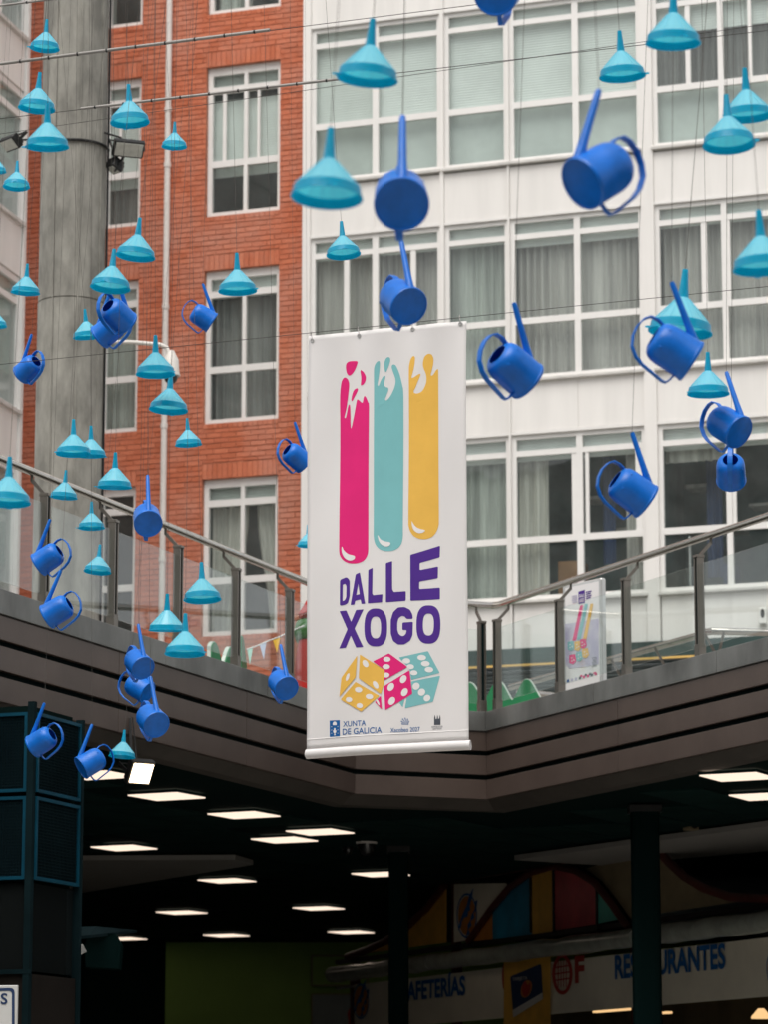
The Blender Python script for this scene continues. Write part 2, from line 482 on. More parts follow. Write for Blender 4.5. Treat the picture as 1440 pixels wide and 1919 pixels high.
def run_piece(name, m, prof, seg, t0, t1, parent, bevel=0.0):
    """prof: (offset into void, z) outline swept along edge segment seg from fraction t0 to t1"""
    lines = []
    for (d, z) in prof:
        e = offset_edge(d)
        a, b = e[seg], e[seg+1]
        p, q = a.lerp(b, t0), a.lerp(b, t1)
        lines.append(((p.x, p.y, z), (q.x, q.y, z)))
    n = len(prof)
    mb = MB()
    mb.add([l[0] for l in lines] + [l[1] for l in lines],
           [tuple(range(n)), tuple(range(n, 2*n))[::-1]] + [(i, i+n, (i+1) % n + n, (i+1) % n) for i in range(n)])
    return mb.build(name, m, parent, bevel=bevel)

fascia = empty('gallery_fascia', (Lc.x, Lc.y, Zc))
tag(fascia, 'bronze metal fascia of the upper gallery, three long boards under a steel kerb plate', 'fascia')
def add_fascia(name, m, prof, piece=2.4, gap=0.0016, bevel=0.003):
    for s in range(3):
        ln = (EDGE[s+1]-EDGE[s]).length
        k = max(1, round(ln/piece))
        for i in range(k):
            a, b = i/k, (i+1)/k
            ga = gap/ln if i > 0 else 0
            gb = gap/ln if i < k-1 else 0
            if s == 0 and b*ln < ln-10.5: continue       # far outside the picture: one long piece below
            if s == 2 and a*ln > 10.5: continue
            o = run_piece(name, m, prof, s, a+ga, b-gb, None, bevel)
            o.parent = fascia
            o.matrix_parent_inverse = Matrix.Translation(-Vector(fascia.location))
        if s == 0:
            c = max(i/k for i in range(k) if i/k*ln <= ln-10.5+piece*0 or i == 0) if k > 1 else 0
            idx = [i for i in range(k) if (i+1)/k*ln < ln-10.5]
            if idx:
                o = run_piece(name, m, prof, 0, 0, (idx[-1]+1)/k-gap/ln, None); o.parent = fascia; o.matrix_parent_inverse = Matrix.Translation(-Vector(fascia.location))
        if s == 2:
            idx = [i for i in range(k) if i/k*ln > 10.5]
            if idx:
                o = run_piece(name, m, prof, 2, idx[0]/k+gap/ln, 1, None); o.parent = fascia; o.matrix_parent_inverse = Matrix.Translation(-Vector(fascia.location))
def board(z1, z0, d=0.05, t=0.04): return [(d, z1), (d, z0), (d-t, z0), (d-t, z1)]
add_fascia('kerb_plate', M['curb'], [(0.065, Zc), (0.065, Zc-0.175), (0.045, Zc-0.175), (0.045, Zc-0.02), (-0.10, Zc-0.02), (-0.10, Zc)], piece=2.0)
for z1, z0 in ((Zc-0.182, Zc-0.352), (Zc-0.395, Zc-0.567), (Zc-0.612, Zc-0.785)):
    add_fascia('fascia_board', M['fascia'], board(z1, z0))
add_fascia('backing', M['fascia_gap'], [(0.004, Zc-0.18), (0.004, Zc-0.775), (-0.02, Zc-0.775), (-0.02, Zc-0.18)], piece=40, bevel=0)
add_fascia('soffit_lip', M['lip'], [(0.02, Zc-0.787), (-0.10, Zc-0.868), (-0.34, Zc-0.868), (-0.34, Zc-0.80), (-0.05, Zc-0.787)], piece=40, bevel=0)

# ceiling tiles under the gallery, laid askew to the edge
TA = R(-27)
tex, tey = Vector((math.cos(TA), math.sin(TA), 0)), Vector((-math.sin(TA), math.cos(TA), 0))
LIGHTS = [(312,1489,0),(457,1524,0),(600,1556,0),(533,1571,0),(232,1586,0),(425,1648,0),(714,1636,0),(597,1700,0),(340,1708,0),(424,1751,0),(658,1745,0),(180,1449,0),(1385,1452,0),(1436,1489,0),(232,1757,0)]
lp = [atz(x, y, Z_SOF-0.02) for x, y, _ in LIGHTS]
def inside(p, m):
    """p lies under the gallery at least m from the void's edge"""
    e = offset_edge(0)
    for i in range(3):
        n = normal2(e[i], e[i+1])
        if (p - e[i]).dot(n) < -m: 
            return True
    return False
tm = MB().box(-0.292, 0.292, -0.592, 0.592, -0.012, 0.004).mesh('ceiling_tile', M['tile'])
cnt = 0
for i in range(-30, 31):
    for j in range(-2, 24):
        p = Vector((0, 27, 0)) + tex*(i*0.6) + tey*(j*1.2)
        p.z = Z_SOF - 0.004
        px = 720 + FPX*p.x/p.y
        if not (-150 < px < 1590) or p.y > 49 or p.y < 22: continue
        if not inside(p, 1.0): continue
        if any((Vector((q.x, q.y, 0))-Vector((p.x, p.y, 0))).length < 0.62 for q in lp): continue
        if cnt >= 300: break
        o = link('ceiling_tile', tm, ceiling); o.location = p; o.rotation_euler = (0,0,TA); cnt += 1

# back and side walls of the lower level
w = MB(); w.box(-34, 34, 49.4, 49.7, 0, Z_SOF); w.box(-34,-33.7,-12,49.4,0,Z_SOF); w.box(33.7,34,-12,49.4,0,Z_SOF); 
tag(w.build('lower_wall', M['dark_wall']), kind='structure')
tag(MB().box(-33.7,33.7,-12,-11.7,0,Z_SOF).build('lower_wall', M['white_render']), kind='structure')  # unseen wall behind the viewer, made white to bounce daylight into the hall
gl0, gl1 = at(310, 1800, 48.4), at(735, 1800, 48.4)
w = MB(); w.box(gl0.x, gl1.x+6, 48.4, 49.3, 0, Z_SOF-0.03)
tag(w.build('green_wall', M['green_wall']), 'plain olive green wall at the back of the dark lower hall', 'wall')

# ================================================================== WINDOWS
def wave_sheet(x0, x1, z0, z1, y, amp, pitch, seed, gather=0.0, nz=6):
    rnd = random.Random(seed)
    n = max(8, int((x1-x0)/pitch*8))
    ph = rnd.random()*6
    mb = MB(); vs = []; fs = []
    for k in range(nz+1):
        t = k/nz
        for i in range(n+1):
            s = i/n
            x = x0 + (x1-x0)*s
            a = amp*(0.55+0.45*math.sin(s*7+ph))
            yy = y + a*math.sin(2*math.pi*(x-x0)/pitch + 1.3*math.sin(s*9+ph) + 0.25*math.sin(t*3+ph))
            if gather:
                x = x0 + (x1-x0)*(s*(1-abs(gather)*math.sin(math.pi*t*0.5)**2) + (abs(gather)*math.sin(math.pi*t*0.5)**2 if gather > 0 else 0))
            vs.append((x, yy, z1 + (z0-z1)*t))
    for k in range(nz):
        for i in range(n):
            a = k*(n+1)+i
            fs.append((a, a+1, a+n+2, a+n+1))
    return mb.add(vs, fs)

def slat_sheet(x0, x1, z0, z1, y, pitch=0.038):
    mb = MB(); vs = []; fs = []
    n = max(2, int((z1-z0)/pitch))
    for k in range(n):
        za, zb = z1 - k*pitch, z1-(k+0.86)*pitch
        b = len(vs)
        vs += [(x0,y,za),(x1,y,za),(x1,y-0.006,(za+zb)/2),(x0,y-0.006,(za+zb)/2),(x1,y,zb),(x0,y,zb),(x1,y+0.003,zb-0.14*pitch),(x0,y+0.003,zb-0.14*pitch)]
        fs += [(b,b+1,b+2,b+3),(b+3,b+2,b+4,b+5),(b+5,b+4,b+6,b+7)]
    return mb.add(vs, fs)

def window(parent, cols, rows, x0, x1, z0, z1, yf, covers=(), bars=(), depth=0.07, seed=0, label=None):
    """frame with one opening per column and row; panes and curtains are its pieces"""
    fr = MB()
    xs = [x0] + [v for c in cols for v in c] + [x1]
    for i in range(0, len(xs), 2):
        fr.box(xs[i], xs[i+1], yf, yf+depth, z0, z1)
    zs = [z0] + [v for r in rows for v in r] + [z1]
    for (ca, cb) in cols:
        for i in range(0, len(zs), 2):
            fr.box(ca, cb, yf+0.004, yf+depth-0.004, zs[i], zs[i+1])
    for (bx, bw, za, zb) in bars:
        fr.box(bx-bw/2, bx+bw/2, yf+0.012, yf+depth-0.012, za, zb)
    wo_ = fr.build('window', M['white_frame'], parent)
    if label: wo_['label'] = label
    for (ca, cb) in cols:
        for (ra, rb) in rows:
            p = MB().box(ca-0.004, cb+0.004, yf+depth*0.5, yf+depth*0.5+0.006, ra-0.004, rb+0.004)
            p.build('pane', M['pane'], wo_)
    for k, cv in enumerate(covers):
        kind, a, b, c, d = cv[:5]
        mm = M[cv[5]] if len(cv) > 5 else M['shutter']
        if kind == 'slats':
            slat_sheet(a, b, c, d, yf+depth+0.05).build('shutter', mm, wo_)
        elif kind == 'sheet':
            wave_sheet(a, b, c, d, yf+depth+0.09, 0.004, 0.5, seed*31+k).build('blind', mm, wo_, smooth=True)
        elif kind == 'curtain':
            gt = cv[6] if len(cv) > 6 else 0.0
            wave_sheet(a, b, c, d, yf+depth+0.15, 0.050, 0.105, seed*31+k, gt).build('curtain', mm, wo_, smooth=True)
    return wo_

# ================================================================== WHITE BUILDING
FA = R(-20)
Pf = at(900, 315, 45.3)
tmpF = Frame((Pf.x, Pf.y), FA)
u0 = tmpF.hit(567, 600)[0]
O = tmpF.world(u0, 0, 0)
WF = Frame((O.x, O.y), FA)
wb_ = empty('white_building', (O.x, O.y, Zc-0.13), FA)
tag(wb_, 'white rendered office block with rows of wide windows, right of the brick building', 'building')
ZB = Zc-0.13
def wz(z): return z-ZB
BAYS = [[(0.18,1.06),(1.15,2.05)], [(2.23,3.06)], [(3.21,4.08),(4.17,5.02)], [(5.32,6.20),(6.28,7.15)], [(7.42,8.28),(8.36,9.22)]]
SILLS = [15.27, 12.10, 8.97]
END = 12.5
pier = MB()
px_ = [(0.0,0.12),(2.11,2.17),(3.12,3.15),(5.08,5.26),(7.21,7.36),(9.28,END)]
for a, b in px_:
    MB().box(a, b, -0.035, 0.25, wz(8.30), wz(24)).build('pier', M['white_render'], wb_)
MB().box(0.12, 9.28, 0.0, 0.25, wz(18.42), wz(24)).build('wall', M['white_render'], wb_)
def zs_(s): return [(s+0.11, s+0.846), (s+0.937, s+2.08), (s+2.16, s+2.32)]
for ri, s in enumerate(SILLS):
    for bi, cols in enumerate(BAYS):
        x0, x1 = cols[0][0]-0.06, cols[-1][1]+0.06
        rows = [(wz(a), wz(b)) for a, b in zs_(s)]
        cov, bars = [], []
        full = (cols[0][0]-0.03, cols[-1][1]+0.03)
        lo, mi, tr = rows
        lab = None
        if ri == 0 and bi in (0,1,2):
            for (ca, cb) in cols:
                cov.append(('slats', ca-0.03, cb+0.03, mi[0]-0.02, tr[1]+0.05, 'shutter'))
                cov.append(('sheet', ca-0.03, cb+0.03, lo[0]-0.05, lo[1]+0.03, 'net'))
        elif ri == 0:
            cov += [('curtain', full[0], full[1], lo[0]-0.05, mi[1]+0.03, 'curtain_grey'),
                    ('slats', cols[0][0]-0.03, cols[-1][1]+0.03, mi[0]+0.78, tr[1]+0.05, 'shutter')]
            cov.append(('sheet', full[0], full[1], lo[0]-0.05, lo[1]+0.03, 'net'))
            bars += [(cols[0][0]+0.45, 0.07, mi[0], mi[1]), (cols[1][0]+0.38, 0.05, mi[0], mi[1])]
        elif ri == 1:
            cm = ['curtain_beige','curtain_green','curtain_grey','curtain_grey','curtain_grey'][bi]
            if bi >= 2: cm = 'curtain_beige'
            cov.append(('curtain', full[0], full[1], lo[0]-0.05, mi[1]+0.02, cm))
            cov.append(('slats', full[0], full[1], mi[1]-(0.12 if bi in (2,) else 0.03), tr[1]+0.05, 'shutter'))
            if bi == 0: bars += [(cols[0][0]+0.48, 0.08, mi[0], mi[1]), (cols[1][0]+0.53, 0.08, mi[0], mi[1])]
            if bi == 3: bars += [(cols[0][0]+0.63, 0.08, mi[0], mi[1]), (cols[1][0]+0.02, 0.04, mi[0], mi[1])]
        else:
            if bi == 0: cov.append(('curtain', full[0], full[1], lo[0]-0.05, mi[1]+0.02, 'curtain_green'))
            elif bi == 1: cov.append(('curtain', full[0], full[1], lo[0]-0.05, mi[1]+0.02, 'curtain_green'))
            elif bi == 2:
                cov += [('curtain', full[0], full[0]+0.43, lo[0]-0.05, mi[1]+0.02, 'curtain_white'),
                        ('curtain', full[1]-0.33, full[1], lo[0]-0.05, mi[1]+0.02, 'curtain_beige')]
                bars += [(cols[0][1]-0.03, 0.08, mi[0], mi[1]), (cols[1][0]+0.06, 0.05, mi[0], mi[1]), (cols[1][1]-0.05, 0.09, mi[0], mi[1])]
            elif bi == 3:
                cov += [('curtain', cols[0][0]-0.03, cols[0][1]+0.02, mi[1]-0.20, mi[1]+0.04, 'curtain_white'),
                        ('curtain', full[1]-0.3, full[1], lo[0]-0.05, mi[1]+0.02, 'curtain_grey')]
                bars += [(cols[1][0]+0.03, 0.05, mi[0], mi[1])]
            else: cov.append(('curtain', full[0], full[1], lo[0]-0.05, mi[1]+0.02, 'curtain_grey'))
            cov.append(('slats', full[0], full[1], mi[1]-0.07, tr[1]+0.05, 'shutter'))
        window(wb_, cols, rows, x0, x1, wz(s+0.045), wz(s+2.40), 0.03, cov, bars, seed=ri*10+bi)
        # projecting sill under the window and the panels of the spandrel above it
        MB().box(x0-0.02, x1+0.02, -0.07, 0.10, wz(s), wz(s+0.045)).build('sill', M['ledge'], wb_, bevel=0.006)
        for (ca, cb) in cols:
            k = cols.index((ca, cb))
            a = x0 if k == 0 else ca-0.042
            b = x1 if k == len(cols)-1 else cb+0.042
            MB().box(a+0.002, b-0.002, 0.0, 0.0098, wz(s+2.43), wz(s+3.145 if ri else 18.42)).build('spandrel_panel', M['white_render'], wb_)
        MB().box(x0, x1, 0.01, 0.2, wz(s+2.43), wz(s+3.145 if ri else 18.42)).build('wall', M['white_render'], wb_)
        MB().box(x0, x1, -0.012, 0.02, wz(s+2.385), wz(s+2.425)).build('drip_ledge', M['white_frame'], wb_)
# wall under the lowest windows, canopy and shopfront below
for bi, cols in enumerate(BAYS):
    for k, (ca, cb) in enumerate(cols):
        MB().box(ca-0.045, cb+0.045, 0.008, 0.2, wz(8.34), wz(8.965)).build('spandrel_panel', M['white_render'], wb_)
for a in (0.07, 2.14, 3.135, 5.17, 7.28):
    pass
MB().box(0.0, END, -0.10, 0.3, wz(8.12), wz(8.335)).build('canopy', M['canopy_green'], wb_)
MB().box(0.0, END, -0.125, -0.101, wz(8.085), wz(8.113)).build('light_strip', M['gold'], wb_)
k = 0
for i in range(14):
    MB().box(0.0, END, -0.05+0.01*(i % 2), 0.02, wz(8.04-0.05*(i+1)), wz(8.04-0.05*i-0.012)).build('slat', M['slat_dark'], wb_)
MB().box(0.0, END, 0.02, 0.3, wz(ZB), wz(8.04)).build('shopfront', M['shopfront'], wb_)
# rooms behind the glass
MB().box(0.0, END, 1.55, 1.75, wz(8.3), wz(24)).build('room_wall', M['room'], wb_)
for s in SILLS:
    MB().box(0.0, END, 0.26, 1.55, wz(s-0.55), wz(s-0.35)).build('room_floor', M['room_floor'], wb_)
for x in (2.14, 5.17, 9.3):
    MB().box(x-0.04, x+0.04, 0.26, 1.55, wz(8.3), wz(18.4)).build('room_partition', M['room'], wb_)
MB().box(3.66, 3.98, 0.5, 0.9, wz(8.6), wz(9.62)).build('cabinet', M['wood'], wb_)
# furniture glimpsed in the lit-less rooms of the lowest row
wave_sheet(4.30, 4.48, wz(9.55), wz(11.2), 0.55, 0.03, 0.08, 91).build('blue_drape', M['ink_navy'], wb_, smooth=True)
wave_sheet(5.75, 5.98, wz(9.3), wz(11.2), 0.7, 0.03, 0.08, 92).build('blue_drape', M['ink_navy'], wb_, smooth=True)
for (a, b, z0, z1) in ((3.75, 4.95, 10.55, 10.60), (5.4, 6.1, 10.62, 10.67), (5.4, 6.2, 9.98, 10.03), (4.2, 4.9, 10.08, 10.12), (6.3, 7.1, 10.3, 10.34)):
    MB().box(a, b, 0.9, 1.3, wz(z0), wz(z1)).build('shelf', M['curtain_beige'], wb_)
MB().box(6.02, 6.16, 0.5, 0.9, wz(9.0), wz(9.45)).build('chair_back', M['ink_navy'], wb_)
MB().box(5.55, 5.58, 0.45, 0.48, wz(9.0), wz(9.85)).build('lamp_pole', M['alu'], wb_)
MB().box(-0.002, 0.1, 0.25, 6, wz(ZB), wz(24)).build('side_wall', M['white_render'], wb_)

uv, zv = WF.hit(1432, 1152)
vb = MB().box(uv-0.055, uv+0.055, -0.05, 0.0, wz(zv-0.13), wz(zv+0.09)).build('wall_unit', M['white_frame'], wb_, bevel=0.012)
MB().add([(uv+0.028*math.cos(t), -0.053, wz(zv+0.01)+0.062*math.sin(t)) for t in [2*math.pi*i/20 for i in range(20)]]+[(uv+0.028*math.cos(t), -0.049, wz(zv+0.01)+0.062*math.sin(t)) for t in [2*math.pi*i/20 for i in range(20)]],
         [tuple(range(20))]+[(i, (i+1) % 20, (i+1) % 20+20, i+20) for i in range(20)]).build('grille', M['black'], vb)
# ================================================================== BRICK BUILDING
BB = 0.35
Ob = WF.world(0, BB, 0)
BF = Frame((Ob.x, Ob.y), FA)
bk = empty('brick_building', (Ob.x, Ob.y, ZB), FA)
tag(bk, 'orange red brick building with white framed windows, between the concrete column and white block', 'building')
def rect(px0, y0, px1, y1):
    a, za = BF.hit(px0, y0); b, zb = BF.hit(px1, y1)
    return a, b, za, zb
xa = BF.hit(381, 660)[0]; xb = BF.hit(521.5, 660)[0]
zt1 = (BF.hit(382.5,125)[1]+BF.hit(521,107.5)[1])/2; zb1 = (BF.hit(382.5,406)[1]+BF.hit(521,394)[1])/2
zt2 = (BF.hit(380,509.6)[1]+BF.hit(521,495)[1])/2; zb2 = (BF.hit(377,795)[1]+BF.hit(521.7,784.6)[1])/2
zt3 = (BF.hit(381,902.5)[1]+BF.hit(521,890)[1])/2; zb3 = (BF.hit(381,1193)[1]+BF.hit(521,1185)[1])/2
print('brick windows z', zt1, zb1, zt2, zb2, zt3, zb3, 'x', xa, xb)
S = (zb1-zb3)/2
H = ((zt1-zb1)+(zt2-zb2)+(zt3-zb3))/3
xA1 = BF.hit(262.5, 300)[0]; xA0 = xA1-(xb-xa)
WINS = []
for k in range(-1, 3):
    zb_ = zb1 - S*k
    WINS.append((xa, xb, zb_, zb_+H, 'B', k)); WINS.append((xA0, xA1, zb_-0.02, zb_+H-0.02, 'A', k))
XL = -7.2
PITCHZ, PITCHX = 0.0785, 0.232
LINT = 0.235
blocks = []
def hits(x0, x1, z0, z1):
    for (a, b, c, d, _, _) in WINS:
        if x0 < b-0.004 and x1 > a+0.004 and z0 < d+LINT-0.004 and z1 > c-0.075: return (a, b, c-0.075, d+LINT)
    return None
z = ZB; row = 0
while z < 19.2:
    x = XL - (PITCHX/2 if row % 2 else 0) 
    while x < 0:
        a, b = max(x, XL), min(x+PITCHX-0.007, -0.002)
        z1 = z+PITCHZ-0.012
        spans = [(a, b)]
        h = hits(a, b, z, z1)
        if h:
            spans = []
            if a < h[0]-0.03: spans.append((a, h[0]-0.003))
            if b > h[1]+0.03: spans.append((h[1]+0.003, b))
            # partial courses above/below an opening
            zz0, zz1 = h[2], h[3]
            if z < zz0-0.02 and zz0-z < PITCHZ: blocks_extra = (max(a, h[0]), min(b, h[1]), z, zz0-0.008)
            elif z1 > zz1+0.02: blocks_extra = (max(a, h[0]), min(b, h[1]), zz1+0.008, z1)
            else: blocks_extra = None
            if blocks_extra and blocks_extra[1]-blocks_extra[0] > 0.02: blocks.append(blocks_extra)
        for sp in spans:
            if sp[1]-sp[0] > 0.02: blocks.append((sp[0], sp[1], z, z1))
        x += PITCHX
    z += PITCHZ; row += 1
for (a, b, c, d, _, _) in WINS:
    n = 15; w_ = (b-a)/n
    for i in range(n):
        blocks.append((a+i*w_+0.004, a+(i+1)*w_-0.004, d+0.003, d+LINT-0.012))
        blocks.append((a+i*w_+0.004, a+(i+1)*w_-0.004, c-0.072, c-0.004))
rnd = random.Random(3)
singles, rest = [], []
for bl in blocks:
    cx, cz = (bl[0]+bl[1])/2, (bl[2]+bl[3])/2
    p = BF.world(cx, 0, cz)
    q = p-EYE; zc_ = q.y*CP+q.z*SP
    X = 720+FPX*q.x/zc_; Y = 959.5-FPX*(-q.y*SP+q.z*CP)/zc_
    vis = (525 < X < 567 or 328 < X < 378 or 264 < X < 306 or (378 < X < 525)) and 0 < Y < 1150 and bl[1]-bl[0] > 0.18
    singles.append((0 if vis else 1, -X*0 + rnd.random(), bl, vis))
singles.sort(key=lambda s: (s[0], s[1]))
chosen = [s[2] for s in singles[:300] if s[3]]
cset = set(chosen)
rest = [b for b in blocks if b not in cset]
shared = {}
for (a, b, c, d) in chosen:
    kx = (round(b-a, 3), round(d-c, 3))
    if kx not in shared:
        shared[kx] = MB().box(-kx[0]/2, kx[0]/2, 0, 0.08, -kx[1]/2, kx[1]/2).mesh('brick', M['brick'], bevel=0.004)
    o = link('brick', shared[kx], bk)
    o.location = ((a+b)/2, rnd.uniform(-0.003, 0.004), (c+d)/2-ZB)
mb = MB()
for (a, b, c, d) in rest:
    e = rnd.uniform(-0.003, 0.004)
    mb.box(a, b, e, 0.08, c-ZB, d-ZB)
tag(mb.build('bricks', M['brick'], bk), kind='stuff')
# mortar bed with the window openings left out
mo = MB()
cutx = sorted({XL, 0.0, xa, xb, xA0, xA1})
for i in range(len(cutx)-1):
    a, b = cutx[i], cutx[i+1]
    holes = sorted([(c, d) for (p, q, c, d, _, _) in WINS if p <= a+1e-4 and q >= b-1e-4])
    zz = ZB
    for (c, d) in holes:
        mo.box(a, b, 0.012, 0.25, zz-ZB, c-0.0-ZB); zz = d
    mo.box(a, b, 0.012, 0.25, zz-ZB, 19.2-ZB)
mo.box(XL, 0.0, 0.0, 0.25, 19.21-ZB, 24-ZB)
mo.build('mortar', M['mortar'], bk)
for (a, b, c, d, cn, k) in WINS:
    h = d-c; x0, x1, z0, z1 = a+0.003, b-0.003, c-ZB+0.003, d-ZB-0.003
    W_ = x1-x0
    cm = x0+W_*0.515
    cols = [(x0+0.075, cm-0.03), (cm+0.03, x1-0.06)]
    rows = [(z0+0.07, z0+0.07+h*0.30), (z0+0.07+h*0.30+0.10, z1-0.40), (z1-0.30, z1-0.12)]
    lo, mi, tr = rows
    cov, bars = [], []
    if k == 0:
        cov = [('slats', x0+0.05, x1-0.05, mi[0]-0.03, mi[1]-0.08, 'shutter'), ('sheet', x0+0.05, x1-0.05, lo[1]-0.12, lo[1]+0.05, 'net'), ('slats', x0+0.05, x1-0.05, tr[0]-0.05, tr[1]+0.03, 'net')]
        bars = [(x0+0.26, 0.055, mi[0], mi[1]), (cm+0.20, 0.04, mi[0], mi[1])]
        if cn == 'A': cov.append(('curtain', x0+0.05, x1-0.05, lo[0]-0.02, lo[1]-0.08, 'curtain_grey'))
    elif k == 1:
        cov = [('curtain', x0+0.05, x1-0.05, lo[0]-0.03, mi[1]+0.02, 'curtain_grey'), ('slats', x0+0.05, x1-0.05, mi[1]-0.02, tr[1]+0.03, 'shutter')]
        if cn == 'A': cov[0] = ('curtain', x0+0.05, x1-0.05, lo[0]-0.03, mi[1]+0.02, 'curtain_green')
    elif k == 2:
        if cn == 'B':
            cov = [('curtain', x0+0.05, cm+0.02, lo[0]-0.03, mi[1]+0.02, 'curtain_white', -0.40), ('curtain', cm+0.12, x1-0.05, lo[0]-0.03, mi[1]+0.02, 'curtain_white', 0.55), ('slats', x0+0.05, x1-0.05, mi[1]-0.03, tr[1]+0.03, 'net')]
        else: cov = [('curtain', x0+0.05, x0+0.5, lo[0]-0.03, mi[1]+0.02, 'curtain_grey')]
    else:
        cov = [('curtain', x0+0.05, cm, lo[0]-0.03, mi[1]+0.02, 'curtain_green')]
    window(bk, cols, rows, x0, x1, z0, z1, 0.075, cov, bars, seed=50+k*2+(cn == 'A'))
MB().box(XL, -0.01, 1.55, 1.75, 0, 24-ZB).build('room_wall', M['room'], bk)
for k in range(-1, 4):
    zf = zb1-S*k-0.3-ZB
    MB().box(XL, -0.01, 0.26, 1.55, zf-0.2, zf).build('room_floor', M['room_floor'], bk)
# drainpipe with its collars
dx = BF.hit(314.5, 500)[0]
dp = MB().tube([(dx, -0.07, 0.2), (dx, -0.07, 19-ZB)], 0.046, 14).build('drainpipe', M['pipe'], bk, smooth=True)
for yy in (208, 312, 577, 800, 1050):
    zz = BF.hit(314, yy)[1]-ZB
    MB().tube([(dx,-0.07,zz-0.035),(dx,-0.07,zz+0.035)], 0.055, 14).build('collar', M['pipe'], dp, smooth=True)

# ================================================================== LEFT BUILDING (seen edge on)
LA = R(90-13.8)
cp = at(43, 500, 46.0)
LF = Frame((cp.x, cp.y), LA)                 # local x runs away from the viewer, local y to the left
lb = empty('side_building', (cp.x, cp.y, ZB), LA)
tag(lb, 'white building at the left edge, seen at a steep angle beside the brick', 'building')
stor = 2.77
z69 = LF.hit(43, 69)[1]
for k in range(-1, 4):
    s = z69 - stor*k - ZB                    # bottom of a window
    if s < 0.2: continue
    MB().box(-9, -0.10, 0.0, 0.25, s-0.80, s-0.05).build('spandrel_panel', M['white_render'], lb)
    MB().box(-9, -0.06, -0.06, 0.1, s-0.05, s).build('sill', M['ledge'], lb)
    cols = [(-1.05, -0.14), (-2.2, -1.15), (-3.3, -2.3)][::-1]
    window(lb, cols, [(s+0.06, s+1.55), (s+1.64, s+1.87)], -3.4, -0.10, s+0.003, s+1.96, 0.02,
           [('slats', -3.4, -0.10, s+(0.5 if k != 1 else 0.9), s+1.9, 'net')], seed=80+k)
    MB().box(-9, -3.41, 0.0, 0.25, s+0.003, s+1.96).build('wall', M['white_render'], lb)
MB().box(-0.095, 0.0, -0.04, 0.3, 0, 24-ZB).build('corner_post', M['white_frame'], lb)
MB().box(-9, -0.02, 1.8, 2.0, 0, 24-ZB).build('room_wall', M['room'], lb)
MB().box(-0.02, 0.0, 0.31, 6, 0, 24-ZB).build('end_wall', M['white_render'], lb)

# added block behind the viewer: shuts out low sky, gives the windows a reflection
rb = empty('added_rear_block', (0, -13, 0))
tag(rb, 'unseen block added behind the viewer to cut low skylight and feed window reflections', 'building')
MB().box(-95, 40, -4, 0, 0, 26).build('wall', M['facing'], rb)
for i in range(-21, 8):
    for j in range(6):
        MB().box(i*4.2-1.5, i*4.2+1.2, -0.01, 0.05, 6.1+3.1*j, 8.3+3.1*j).build('window', M['shopfront'], rb)

# ================================================================== CONCRETE COLUMN AND WHAT IS FIXED TO IT
cc = at(130.5, 700, 30.5)
colm = empty('concrete_column', (cc.x, cc.y, ZB))
tag(colm, 'tall grey concrete column with board marks, standing behind the glass railing', 'column')
rad = 0.318
def col_ring(z0, z1, r):
    n = 40; vs = []; fs = []
    prof = []
    for k in range(n):
        a = 2*math.pi*k/n
        rr = r*(1+0.0)
        prof.append((rr*math.cos(a), rr*math.sin(a)))
    return MB().prism(prof, z0, z1)
zj = at(130, 555, 30.2).z-ZB
col_ring(0, zj-0.012, rad).build('lower_shaft', M['concrete'], colm, smooth=True)
col_ring(zj-0.012, zj+0.004, rad-0.012).build('shaft_joint', M['concrete'], colm, smooth=True)
col_ring(zj+0.004, 16.0, rad-0.004).build('upper_shaft', M['concrete'], colm, smooth=True)
for ang in (-74, -118, -30):                 # seams of the shuttering boards
    a = R(ang)
    MB().obox((rad*math.cos(a), rad*math.sin(a), 8), (math.cos(a), math.sin(a), 0), (-math.sin(a), math.cos(a), 0), (0,0,1), 0.007, 0.006, 8).build('formwork_seam', M['concrete'], colm)
# cable down the column's side
MB().tube([(rad+0.012, -0.03, 0.3), (rad+0.012, -0.03, 15.5)], 0.011, 8).build('conduit', M['black'], colm)
zs0 = at(130, 263, 30.2).z-ZB
MB().tube([(math.cos(R(a))*(rad+0.012), math.sin(R(a))*(rad+0.012), zs0) for a in range(-190, 11, 10)], 0.014, 6).build('strap', M['black'], colm)

def floodlight(name, loc, aim, size, label, lit=False, group=None):
    """aim: direction the lamp faces"""
    o = empty(name, loc)
    tag(o, label, 'floodlight', group)
    f = Vector(aim).normalized(); r = f.cross(Vector((0,0,1))).normalized(); u = r.cross(f)
    w_, h_, d_ = size
    MB().obox((0,0,0), r, u, f, w_/2, h_/2, d_/2).build('housing', M['black'], o, bevel=0.006)
    MB().obox(f*(d_/2+0.004), r, u, f, w_/2-0.018, h_/2-0.018, 0.004).build('lamp_glass', M['flood_glow' if lit else 'lamp_face'], o)
    for s in range(-4, 5):
        MB().obox(-f*(d_/2+0.014)+r*(s*w_*0.1), r, u, f, 0.004, h_*0.42, 0.016).build('cooling_fin', M['black'], o)
    for s in (-1, 1):
        MB().bar(r*(s*(w_/2+0.012)), r*(s*(w_/2+0.012))-f*0.14, 0.006, 0.03).build('bracket', M['black'], o)
    MB().bar(-f*0.14-r*(w_/2+0.014), -f*0.14+r*(w_/2+0.014), 0.03, 0.006).build('bracket', M['black'], o)
    return o
YC = cc.y
floodlight('floodlight', at(240, 278, YC-0.1), (0.25, -0.75, -0.75), (0.30, 0.17, 0.06), 'unlit floodlight on the concrete column, aimed down with pale face showing')
floodlight('floodlight', at(214, 312, YC), (-0.3, -0.3, -0.9), (0.13, 0.13, 0.08), 'small black floodlight hanging under the pale faced lamp on the column')
